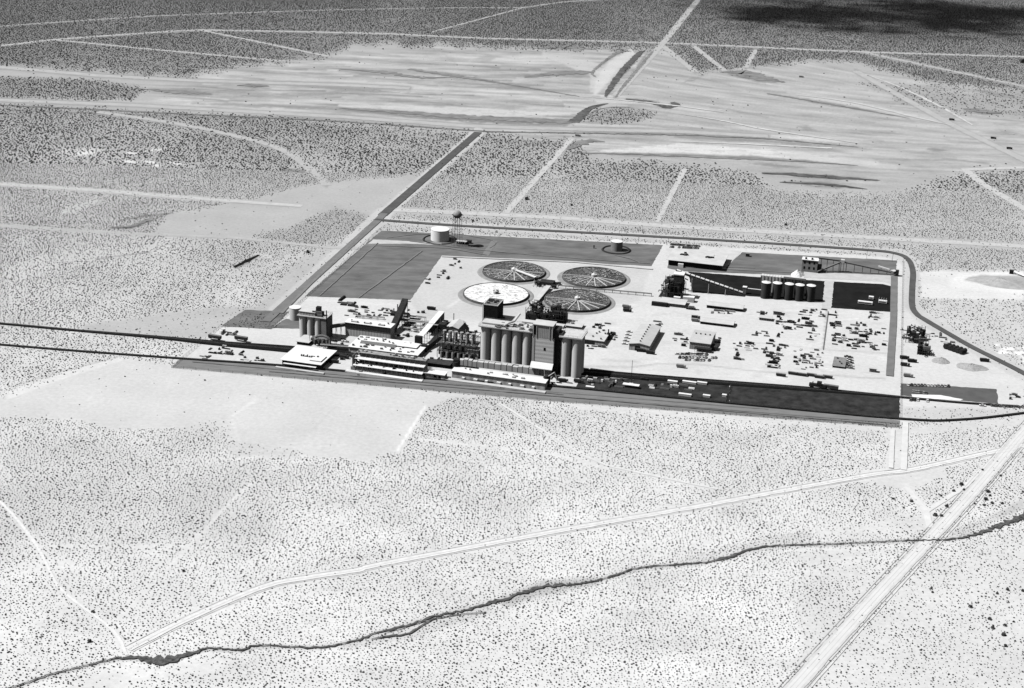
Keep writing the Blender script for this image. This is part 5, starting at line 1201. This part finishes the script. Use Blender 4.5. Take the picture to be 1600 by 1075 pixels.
# mast with stays
t_ = thing('radio_mast', 'tall thin mast on the dark yard beside the rails', 'mast', at(986, 601)); hm = solve(lambda s: -proj(t_.location + Vector((0, 0, s)))[1], -563, 0, 90)
MB().bar((0, 0, 0), (0, 0, hm), .16, 6).build('pole', DSTEEL, t_); MB().box(-1.5, 1.5, -1.5, 1.5, 0, .9).build('base', PALE, t_)
t_ = thing('mast_hut', 'low white roofed hut at the foot of the tall mast', 'hut', at(980, 606)); MB().box(0, 8, 0, 3, 0, 2.2).build('wall', DARKW, t_); MB().box(-3.5, 8.4, -.4, 3.4, 2.2, 2.5).build('roof', WHITE, t_)
for x_, y0_ in ((1354, 404), (1394, 409), (1454, 411), (1115, 412)):
    t_ = thing('utility_pole', 'thin wooden utility pole by the north perimeter road', 'pole', at(x_, y0_), ROT, 'utility poles by the north road'); MB().bar((0, 0, 0), (0, 0, 8.5), .13, 6).build('pole', STEEL, t_); MB().bar((-1.1, 0, 7.9), (1.1, 0, 7.9), .09).build('cross_arm', STEEL, t_)
# trailers on the east dark yard
for k, (x, y, l_, lab) in enumerate([(1340, 475, 12, 'white long trailer parked on the black east yard'), (1357, 468, 4, 'small white box on the black east yard behind the trailer'), (1372, 474, 7, 'pale machine with uprights at the right of the long white trailer')]):
    t_ = thing('trailer', lab, 'trailer', at(x, y)); MB().box(0, l_, 0, 3, .7, 2.6).build('body', WHITE, t_); MB().box(.6, l_ - .8, -.04, 0, 1.2, 2.0).build('window', GLASS, t_)
    for xx_ in (l_ * .2, l_ * .8): MB().cyl(xx_, 1.5, 0, .7, .6, n=8).build('wheel', RUBBER, t_)
    if k == 2:
        mb = MB()
        for j in range(4): mb.bar((j * 2, 1, 2.6), (j * 2 + .5, 1, 5.2), .14)
        mb.each('upright', LSTEEL, t_)

# ================================================================== vehicles, rolling stock, stored goods
def make_car(tone):
    t_ = thing('parked_car', '', 'car', (0, 0, 0), 0)
    mb = MB().prismx([(-.85, .35), (.85, .35), (.88, .9), (-.88, .9)], -2.3, 2.3); mb.build('body', mat('car_paint_%d' % int(tone * 100), tone, .35, .02, .3, spec=.5), t_)
    vs = [(-1.3, -.78, .9), (1.1, -.78, .9), (1.1, .78, .9), (-1.3, .78, .9), (-.8, -.62, 1.5), (.6, -.62, 1.5), (.6, .62, 1.5), (-.8, .62, 1.5)]
    MB().add(vs, [(4, 5, 6, 7), (0, 1, 5, 4), (1, 2, 6, 5), (2, 3, 7, 6), (3, 0, 4, 7)]).build('cabin', GLASS, t_)
    MB().box(-.78, .58, -.6, .6, 1.5, 1.54).build('roof', mat('car_paint_%d' % int(tone * 100), tone), t_)
    for x in (-1.45, 1.4):
        for y in (-.8, .8): MB().add(*wheel_geo(x, y, .34)).build('wheel', RUBBER, t_)
    return t_
def wheel_geo(x, y, r_, w_=.2, n=10):
    vs = [(x + r_ * math.cos(2 * math.pi * i / n), y + s * w_ / 2, r_ + r_ * math.sin(2 * math.pi * i / n)) for s in (-1, 1) for i in range(n)]
    return vs, [(i, (i + 1) % n, n + (i + 1) % n, n + i) for i in range(n)] + [tuple(range(n)), tuple(reversed(range(n, 2 * n)))]
def make_truck(tone):
    t_ = thing('truck', '', 'truck', (0, 0, 0), 0)
    MB().box(2.0, 3.9, -1.1, 1.1, .7, 2.6).build('cab', mat('truck_cab_%d' % int(tone * 100), tone, .5, .05, .3), t_); MB().box(-3.9, 1.8, -1.2, 1.2, 1.0, 2.9).build('cargo_bed', mat('truck_bed_%d' % int(tone * 100), tone * .8, .7, .1, .3), t_)
    MB().box(-3.8, 3.6, -.5, .5, .6, 1.0).build('chassis', DSTEEL, t_)
    for x in (-2.6, 2.8):
        for y in (-1.0, 1.0): MB().add(*wheel_geo(x, y, .5, .3)).build('wheel', RUBBER, t_)
    return t_
def make_railcar():
    t_ = thing('rail_wagon', '', 'rail wagon', (0, 0, 0), 0)
    MB().box(-6.5, 6.5, -1.45, 1.45, 1.1, 4.0).build('body', mat('wagon_brown', .05, .8, .3, .3), t_); MB().box(-6.6, 6.6, -1.5, 1.5, 4.0, 4.15).build('roof', STEEL, t_)
    for x in (-4.6, 4.6): MB().box(x - 1.2, x + 1.2, -1, 1, .25, 1.1).build('bogie', DSTEEL, t_)
    return t_
first = {}
def place(kind, maker, px, py, rz, label, group, z=0.0, s=1.0):
    if kind not in first: o = maker(); first[kind] = o
    else: o = copy_tree(first[kind])
    p = at(px, py); o.location = (p.x, p.y, z); o.rotation_euler.z = rz; o['label'] = label; o['group'] = group; o.scale = (s, s, s)
    return o
CT = [.05, .55, .75, .12, .3]
rc = random.Random(77)
def cars(x0, y0, x1, y1, n, label, group, rz=ROT + math.pi / 2, miss=0.0):
    for k in range(n):
        if rc.random() < miss: continue
        f_ = k / max(1, n - 1); tone = rc.choice(CT)
        place('car%d' % int(tone * 100), (lambda tn=tone: make_car(tn)), x0 + (x1 - x0) * f_, y0 + (y1 - y0) * f_, rz + rc.uniform(-.06, .06), {.05: 'black ', .55: 'pale grey ', .75: 'white ', .12: 'dark grey ', .3: 'mid grey '}[tone] + label, group)
cars(1419, 602, 1482, 604, 13, 'car in the upper row of the east car park', 'cars in the upper row of the east car park')
cars(1427, 612.5, 1447, 615, 6, 'car parked in the short middle row of the east car park', 'cars in the middle row of the east car park')
cars(1423, 625.5, 1434, 625.5, 3, 'car parked below the east car park on the pale ground', 'cars below the east car park'); cars(1449, 627, 1450, 627, 1, 'lone dark car parked below the white apron of the east car park', 'single car below the apron')
cars(1049, 382.5, 1092, 385.5, 16, 'car in the back row behind the flat roofed north office', 'cars in the back row behind the north office'); cars(1048, 386.5, 1090, 388.5, 14, 'car in the front row behind the flat roofed north office', 'cars in the front row behind the north office', miss=.2)
cars(1059, 554, 1080, 554, 4, 'car in the row nearest the repair shop front', 'cars nearest the repair shop', rz=ROT); cars(1062, 559, 1118, 559.5, 12, 'car in the middle row before the repair shop', 'cars in the middle row before the repair shop', miss=.15)
cars(1076, 553.5, 1104, 554.5, 9, 'car in the back row before the repair shop', 'cars in the back row before the repair shop'); cars(1072, 562.5, 1108, 563.5, 9, 'car in the front row before the repair shop', 'cars in the front row before the repair shop', miss=.2)
cars(1323.5, 558, 1323.5, 575, 6, 'car in the column right of the square grey roofed building', 'cars beside the square building', rz=ROT); cars(1328, 559, 1330, 576, 5, 'car in the outer column right of the square grey roofed building', 'cars in the outer column by the square building', rz=ROT)
cars(983, 519, 976, 538, 5, 'car parked along the left side of the long gabled warehouse', 'cars left of the warehouse', rz=ROT)
cars(1535, 634.5, 1600, 637, 12, 'vehicle in the line along the far east rail track', 'vehicles beside the east rail track', miss=.35, rz=ROT)
TR = [(1064, 574.5, 'dark truck alone on the pale road below the repair shop'), (1001, 549.5, 'small dark truck at the warehouse end door'), (1016, 553, 'dark flatbed truck in front of the warehouse'), (1087, 498, 'truck at the back left of the long shed'), (1087, 502.5, 'truck at the front left of the long shed'),
      (1413, 561, 'upper of two small dark trucks just outside the east fence'), (1414, 572, 'lower of two small dark trucks just outside the east fence'), (1425, 566, 'dark truck with raised load near the smaller gravel pile'), (1419, 589, 'long black truck above the east car park'), (1538, 565, 'dark truck parked beside the outer asphalt road'),
      (904, 598, 'dark truck by the siding below the great silos'), (880, 597, 'pale truck on the white ground right of the grey warehouse'), (979, 481, 'dark truck right of the nearest settling tank, upper'), (980, 487, 'dark truck right of the nearest settling tank, lower'), (538, 560, 'dark truck on the white yard right of the white roof'),
      (522, 567, 'dark loader before the white roofed packing house'), (903, 213, 'black truck at the far end of the straight dirt road'), (1487, 188, 'dark haul truck farthest up the long diagonal haul road'), (1552, 217, 'dark haul truck in the middle of the diagonal haul road'), (1577, 233, 'dark haul truck lowest on the diagonal haul road'), (1252, 121, 'black vehicle alone on the bare tailings'), (674, 484, 'low dark trailer behind the white covered conveyor')]
for i, (x, y, lb) in enumerate(TR):
    s = .9 if y > 300 else .85
    tone = .05 if i % 4 else .3
    place('truck%d' % int(tone * 100), (lambda tn=tone: make_truck(tn)), x, y, ROT + (.1 if i % 2 else .0), lb, 'trucks about the plant', s=s)
for i, (x, y, l_, lb) in enumerate([(1220, 588, 1, 'flatbed wagon farthest left of the six by the siding'), (1239, 585.5, 1, 'second flatbed wagon from the left by the siding'), (1253, 587.5, 1, 'third flatbed wagon from the left by the siding'), (1268, 588, 1, 'fourth flatbed wagon from the left by the siding'), (1280, 591, 1, 'fifth flatbed wagon from the left by the siding'), (1293, 591, 1, 'flatbed wagon farthest right of the six by the siding')]):
    place('railcar', make_railcar, x, y, ROT - .04, lb, 'wagons in line above the east siding', s=.55)
p = at(1279, 608); t_ = thing('locomotive', 'black locomotive standing on the siding below the six wagons', 'locomotive', (p.x, p.y, .95), ROT - .05); MB().box(-7, 5, -1.3, 1.3, .9, 3.0).build('hood', DSTEEL, t_); MB().box(-1.5, 1.8, -1.45, 1.45, 3.0, 4.9).build('cab', DSTEEL, t_)
for x in (-5, 3): MB().box(x - 1.4, x + 1.4, -1.1, 1.1, 0, .9).build('bogie', DSTEEL, t_)
MB().cyl(-4.5, 0, 3.0, 4.4, .35, n=8).build('stack', DSTEEL, t_)
for x, y, lb in [(1298, 610, 'dark rail wagon coupled right of the black locomotive'), (336, 531.5, 'dark boxcar on the west line nearest the fence'), (377, 533.5, 'dark boxcar on the west line nearer the white roof')]:
    o = place('railcar', make_railcar, x, y, ROT - .06, lb, 'dark wagons standing on the rails', z=.9, s=.8)

# stored goods lying about the yards: crates, racks of pipe, drums, beams
def goods_mesh(kind, seed):
    r_ = random.Random(seed); mb = MB()
    if kind == 'crate_stack':
        for _ in range(r_.randint(2, 4)):
            x = r_.uniform(-1.5, .8); y = r_.uniform(-1.5, .8); w_ = r_.uniform(1.2, 2.6); h_ = r_.uniform(.8, 2.0)
            mb.box(x, x + w_, y, y + w_ * .7, 0, h_)
            if r_.random() < .5: mb.box(x + .2, x + w_ * .7, y + .1, y + w_ * .6, h_, h_ + r_.uniform(.5, 1))
    elif kind == 'pipe_stack':
        L_ = r_.uniform(2.0, 4.0)
        for j in range(5):
            for i in range(5 - j): mb.bar((-L_, (i - 2 + j * .5) * .42, .25 + j * .36), (L_, (i - 2 + j * .5) * .42, .25 + j * .36), .21, 6)
            if j == 2: break
        for x in (-L_ * .6, L_ * .6): mb.box(x - .12, x + .12, -1.2, 1.2, 0, .1)
    elif kind == 'steel_rack':
        L_ = r_.uniform(1.8, 3.4)
        for x in (-L_, 0, L_):
            for y in (-.9, .9): mb.bar((x, y, 0), (x, y, 2.1), .1)
        for z in (.6, 1.3, 2.0):
            mb.box(-L_, L_, -.9, .9, z, z + .08)
            for _ in range(4): x = r_.uniform(-L_, L_ - .8); mb.box(x, x + r_.uniform(.4, .9), -.7, .5, z + .08, z + .5)
    elif kind == 'drum_row':
        for i in range(r_.randint(4, 7)):
            for j in range(2): mb.cyl(-2 + i * .75, j * .8, 0, 1.0, .33, n=8)
    else:
        for i in range(4): mb.box(-2.5 + r_.uniform(-.4, .4), 2.5 + r_.uniform(-.4, .4), i * .55, i * .55 + .3, 0, .35 + .25 * (i % 2))
    return mb
GK = ['crate_stack', 'pipe_stack', 'steel_rack', 'drum_row', 'beam_pile']; GCAT = dict(crate_stack='crates', pipe_stack='pipes', steel_rack='rack', drum_row='drums', beam_pile='beams')
GMAT = [DSTEEL, mat('weathered_crate', .10, .9, .3, .8), mat('mid_crate', .24, .9, .25, .8), WHITE]
GM = {}
for k in GK:
    for v_ in range(2):
        for mi, mm in enumerate(GMAT):
            me = goods_mesh(k, 10 + v_ + len(k)).mesh(k); me.materials.append(mm); GM[(k, v_, mi)] = me
rg2 = random.Random(101)
def goods(x0, x1, y0, y1, n, where, dark=.8, s=(.6, 1.05), kinds=GK):
    used = []; dark = min(1, dark + .1)
    for _ in range(n):
        for _t in range(40):
            x = rg2.uniform(x0, x1); y = y0 + round(rg2.uniform(0, y1 - y0) / 3.4) * 3.4 + rg2.uniform(-.3, .3) + (x - x0) * .06
            if all((x - a) ** 2 + ((y - b_) * 1.9) ** 2 > 13 for a, b_ in used): break
        used.append((x, y)); k = rg2.choice(kinds); mi = (rg2.choice([0, 0, 1, 1, 2]) if rg2.random() < dark else 3)
        o = bpy.data.objects.new(k, GM[(k, rg2.randint(0, 1), mi)]); COL.objects.link(o); p = at(x, y); o.location = p
        o.rotation_euler.z = ROT + rg2.choice([0, 0, 0, math.pi / 2]) + rg2.uniform(-.05, .05); q = rg2.uniform(*s); o.scale = (q, q, q * rg2.uniform(.8, 1.2))
        tone = ['black', 'dark', 'grey', 'white'][mi]; what = dict(crate_stack='stacked crates', pipe_stack='bundle of pipes', steel_rack='shelved storage rack', drum_row='row of drums', beam_pile='pile of beams')[k]
        tag(o, '%s %s %s' % (tone, what, where), GCAT[k], '%s %s %s' % (tone, what, where))
for a in [(1045, 1073, 519, 541, 9, 'between warehouse and repair shop', .6), (1026, 1033, 503, 511, 3, 'at the back right corner of the warehouse'), (1114, 1144, 485.5, 489, 8, 'between the two long sheds'), (1072, 1090, 480, 484, 5, 'left of the upper long shed'),
          (1146, 1158, 534, 566, 9, 'in the column right of the repair shop'), (1120, 1126, 529, 542, 3, 'against the right wall of the repair shop'), (1177, 1198, 514, 525, 6, 'below the low grey office'), (1183, 1201, 488.5, 491, 4, 'behind the low grey office'), (1212, 1250, 496, 513, 17, 'on the dark storage block beyond the tool shed'),
          (1252, 1270, 499, 511, 8, 'right of the big storage block'), (1250, 1270, 485, 494, 7, 'just below the five conical silos'), (1274, 1289, 484, 495, 6, 'left of the cable trench near the sunken yard'), (1214, 1222, 520, 526, 3, 'alone in the middle of the east yard'), (1265, 1276, 514, 530, 7, 'left of the cable trench, lower down'),
          (1163, 1181, 534, 548, 8, 'in the open east yard west of centre'), (1192, 1212, 533, 552, 9, 'in the open east yard at the centre'), (1214, 1230, 540, 547, 5, 'in the open east yard east of centre'), (1200, 1222, 554, 574, 17, 'in the tidy square of goods above the siding'), (1241, 1287, 546, 576, 34, 'in the large crowded block above the siding'),
          (1300, 1313, 489, 497, 4, 'right of the cable trench near the sunken yard'), (1299, 1313, 503, 514, 7, 'right of the cable trench, upper group'), (1300, 1320, 518, 539, 14, 'right of the cable trench around the white box'), (1332, 1351, 505, 509, 5, 'in the thin line of the far east yard'), (1325, 1368, 514, 522, 15, 'in the upper long rack line of the far east yard', .95), (1346, 1357, 523, 529, 4, 'just below the upper rack line'),
          (1325, 1372, 531, 546, 20, 'in the lower long rack line of the far east yard', .95), (1357, 1377, 489, 499, 8, 'below the black east yard'), (1372, 1382, 514, 520, 3, 'near the east gate road'), (1379, 1384, 526, 544, 2, 'by the asphalt strip inside the east fence'),
          (346, 371, 519.5, 523, 7, 'north of the west railway line'), (328, 382, 545.5, 552, 12, 'between the two west railway lines', .75), (312, 332, 557, 559, 4, 'beside the south line at the west corner'), (372, 410, 559, 563, 8, 'beside the south line left of the white roof'), (342, 356, 541, 543, 3, 'just under the west railway line'),
          (530, 552, 467, 477, 7, 'alone on the sand behind the mill', 1, (1.0, 1.5), ['pipe_stack', 'beam_pile']), (541, 586, 480, 495, 15, 'behind the left part of the mill roof'), (592, 612, 479, 495, 9, 'behind the right part of the mill roof'), (624, 662, 484, 520, 26, 'in the crowded yard between the black and white conveyors', .55), (612, 660, 524, 526, 6, 'against the back of the white press roof', .6),
          (704, 722, 405, 420, 5, 'left of the farthest left settling tank'), (664, 700, 416, 446, 9, 'on the pale ground beside the oiled field'), (692, 706, 502, 507, 3, 'behind the pale gabled shed'), (912, 974, 588, 602, 20, 'on the dark yard left of the tall mast', .55), (1018, 1082, 600, 608, 14, 'on the dark yard right of the tall mast', .5), (1000, 1010, 590, 594, 2, 'by the rails near the tall mast'),
          (910, 945, 541, 545, 6, 'in front of the workshop hall'), (925, 950, 505, 511, 6, 'behind the workshop hall'), (950, 965, 520, 530, 4, 'right of the exhaust hood'), (1410, 1420, 508, 536, 4, 'left of the eastern batch plant'), (1456, 1471, 522, 527, 4, 'right of the eastern batch plant'), (1472, 1490, 528, 537, 6, 'between batch plant and outer road'), (1576, 1592, 617, 623, 5, 'on the east lot by the right edge'),
          (860, 900, 588, 600, 7, 'on the white ground below the right hand silos', .7), (664, 690, 560, 565, 5, 'before the vessel frame'), (515, 545, 530, 536, 6, 'under the elevated gallery', .6), (655, 668, 568, 585, 7, 'at the right end of the process building', .6), (716, 745, 515, 521, 6, 'behind the vessel frame', .6), (850, 905, 590, 603, 6, 'on the white ground right of the grey warehouse', .5), (560, 650, 583, 586, 8, 'along the loading dock of the process building', .6), (505, 545, 550, 568, 9, 'on the white yard right of the packing house', .85)]:
    goods(*a)
for k, (x, y, l_, lab) in enumerate([(1043, 598, 7, 'first white long box at the rails right of the mast'), (1066, 598.5, 10, 'longest white box in the line right of the mast'), (1089, 600, 7, 'last white long box in the line right of the mast'), (1060, 618, 9, 'white low roof shed near the south line, left'), (1098, 620.5, 5, 'white low roof shed near the south line, middle'), (1128, 620, 3, 'white hut by the cross fence on the dark yard'), (1306, 529, 3.6, 'bright white box among the dark goods of the east yard'), (915, 607, 6, 'white slab by the south line below the silos')]):
    t_ = thing('storage_box', lab, 'box', at(x, y)); MB().box(0, l_, 0, 2.2, .1, 1.5).build('body', PALE, t_); MB().box(-.1, l_ + .1, -.1, 2.3, 1.5, 1.65).build('lid', WHITE, t_)

# ------------------------------------------------------------------ fences
def fence(label, pts, step=9, h=2.1, name='chain_fence'):
    Pw = [at(*p) for p in pts]; t_ = thing(name, label, 'fence', Pw[0], 0); o0 = Pw[0]; mb = MB(); proto = None
    for a, b_ in zip(Pw, Pw[1:]):
        for z in (.3, .8, 1.3, 1.8, 2.1): mb.bar(a - o0 + Vector((0, 0, z)), b_ - o0 + Vector((0, 0, z)), .035)
        k = max(1, int((b_ - a).length / step))
        for i in range(k):
            q = a.lerp(b_, i / k) - o0
            if proto is None: proto = MB().bar((0, 0, 0), (0, 0, h), .10).build('fence_post', DSTEEL, t_); proto.location = q
            else: c = proto.copy(); COL.objects.link(c); c.parent = t_; c.location = q
    mb.build('wire', STEEL, t_)
fence('wire fence along the west side of the oiled field', [(594, 359), (425, 514)], 4)
fence('wire fence down the east side beside the asphalt strip', [(1411, 408), (1409, 500), (1407, 655)], 5)
fence('wire fence along the southern edge of the gravel strip', [(1406, 669), (880, 629), (268, 575)], 9)
fence('short dark cross fence dividing the long dark yard', [(1142, 605), (1134, 630)], 1.2)
fence('wire fence at the west corner crossing the railway lines', [(268, 575), (346, 510)], 5)

# ------------------------------------------------------------------ bushes one can tell apart
LEAF = mat('bush_leaves', .10, .95, .5, .8, spec=.05); WOOD = mat('bush_wood', .12, .9, .2)
def make_bush(seed):
    r_ = random.Random(seed); t_ = thing('desert_bush', '', 'bush', (0, 0, 0), 0); mb = MB()
    for _ in range(210):
        a = r_.uniform(0, 6.283); f_ = r_.random() ** .5; z = r_.random() ** .8; rad = f_ * 1.25 * math.sqrt(max(.05, 1 - (z - .35) ** 2 * 1.6)); x, y, zz = rad * math.cos(a), rad * math.sin(a), .1 + z * 1.5
        s = r_.uniform(.14, .32); n = Vector((r_.uniform(-1, 1), r_.uniform(-1, 1), r_.uniform(-.2, 1))).normalized(); u_ = n.orthogonal().normalized() * s; v_ = n.cross(u_)
        c = Vector((x, y, zz)); mb.add([c - u_, c - v_, c + u_, c + v_], [(0, 1, 2, 3)])
    mb.build('foliage', LEAF, t_); mb = MB()
    for _ in range(7): a = r_.uniform(0, 6.28); mb.bar((0, 0, 0), (.7 * math.cos(a), .7 * math.sin(a), r_.uniform(.8, 1.3)), .05)
    mb.build('stem', WOOD, t_); return t_
def bush(px, py, s, label, group, kind):
    o = place('bush%d' % kind, (lambda: make_bush(40 + kind)), px, py, rc.uniform(0, 6), label, group, s=s * .7); return o
BL = [(1461, 806, 1.6), (1471, 807, 1.2), (1479, 792, 1.3), (1490, 768, 1.2), (1502, 758, 1.6), (1506, 766, 1.0), (1470, 775, .9), (1424, 784, 1.2), (1395, 780, .9), (1412, 794, .8), (1535, 735, 1.0)]
BR = [(1543, 769, 1.5), (1547, 775, 1.0), (1540, 781, 1.5), (1550, 787, 1.2), (1566, 787, 1.0), (1537, 790, 1.0), (1523, 788, .9), (1563, 744, .9), (1598, 769, .9), (1577, 763, .7)]
BB = [(1516, 949, 1.3), (1546, 968, 1.2), (1551, 982, 1.2), (1570, 978, 1.1), (1568, 993, 1.4), (1571, 1010, 1.1), (1574, 922, 1.1), (1558, 928, .9), (1598, 924, 1.1), (1455, 920, .8), (1457, 926, .8), (1584, 972, .7), (1586, 1002, .6)]
for L_, lb, gp in [(BL, 'dark rounded bush left of the pale highway above the wash', 'bushes left of the highway'), (BR, 'dark rounded bush right of the pale highway above the wash', 'bushes right of the highway'), (BB, 'dark bush on the sparse desert in the lower right corner', 'bushes in the lower right corner')]:
    for i, (x, y, s) in enumerate(L_): bush(x, y, s, lb, gp, i % 3)
for i, (x, y, s, lb) in enumerate([(823, 312, 2.4, 'large dark bush beside the straight dirt road north of the plant'), (893, 321, 1.6, 'lone dark bush right of the straight dirt road'), (1063, 344, 1.5, 'dark bush just above the pale north road'), (1228, 352, 1.7, 'dark bush on the scrub north of the conical silos'), (481, 395, 2.0, 'dark bush on the cleared ground west of the asphalt road'), (1597, 98, 5.0, 'black bush clump at the far right edge'), (739, 346, 1.5, 'small dark bush right of the water tower'), (287, 893, 1.0, 'dark fallen bush in the middle of the lower left scrub'), (140, 1003, 1.3, 'dark bush near the joining tracks at lower left'), (145, 957, 1.1, 'dark bush left of the lower left track')]):
    bush(x, y, s, lb, 'single dark bushes', i % 3)

# ------------------------------------------------------------------ clouds high above: their shadows darken the far desert
def cloud(label, spots, seed, h=3600):
    """spots: (px, py, rx, ry, thickness) where the shadow falls"""
    r_ = random.Random(seed); mb = MB(); off = TOSUN * (h / TOSUN.z)
    import bmesh
    bm = bmesh.new()
    for (px, py, rx, ry, n) in spots:
        c = at(px, py) + off
        for _ in range(n):
            a = r_.uniform(0, 6.28); f_ = r_.random() ** .62; s = r_.uniform(4, 12) * (1.3 - f_)
            mm = Matrix.Translation((c.x + f_ * rx * math.cos(a), c.y + f_ * ry * math.sin(a), h + r_.uniform(-20, 30))) @ Matrix.Diagonal((s * 2.2, s * 1.1, s * .6, 1))
            bmesh.ops.create_icosphere(bm, subdivisions=1, radius=1.0, matrix=mm)
    me = bpy.data.meshes.new('cloud'); bm.to_mesh(me); bm.free(); me.materials.append(mat('cloud_white', .9, 1, .02, .01)); o = bpy.data.objects.new('cloud', me); COL.objects.link(o); struct(o, 'stuff'); o['label'] = label; o['category'] = 'cloud'
cloud('flat cloud whose shadow lies along the far right desert', [(1225, 20, 130, 100, 380), (1180, 30, 60, 40, 60), (1290, 24, 90, 60, 110), (1300, 20, 380, 300, 700), (1345, 45, 160, 80, 80)], 3)
cloud('long thin cloud whose shadow lies at the top right corner', [(1440, 10, 130, 110, 300), (1545, 20, 120, 90, 400), (1500, 42, 110, 60, 120), (1630, 22, 90, 90, 200), (1480, 30, 320, 280, 700)], 4)
sc.cycles.max_bounces = 4; sc.cycles.diffuse_bounces = 0; sc.cycles.glossy_bounces = 2

# things that shared a label are told apart by their order from the left of the view
bpy.context.view_layer.update()
ORD = ['leftmost', 'second from left', 'third from left', 'fourth from left', 'fifth from left', 'sixth from left', 'seventh from left', 'eighth from left', 'ninth from left', 'tenth from left', 'eleventh from left', 'twelfth from left', 'thirteenth from left', 'fourteenth from left', 'fifteenth from left', 'sixteenth from left']
byl = {}
for o in sc.objects:
    if o.parent is None and o.get('label') and o.get('kind') is None: byl.setdefault(o['label'], []).append(o)
for lb, os_ in byl.items():
    if len(os_) > 1 and len(lb.split()) <= 13:
        os_.sort(key=lambda o: proj(o.location)[0])
        for k, o in enumerate(os_): o['label'] = '%s, %s' % (lb, ORD[k] if k < 16 else 'farther right')
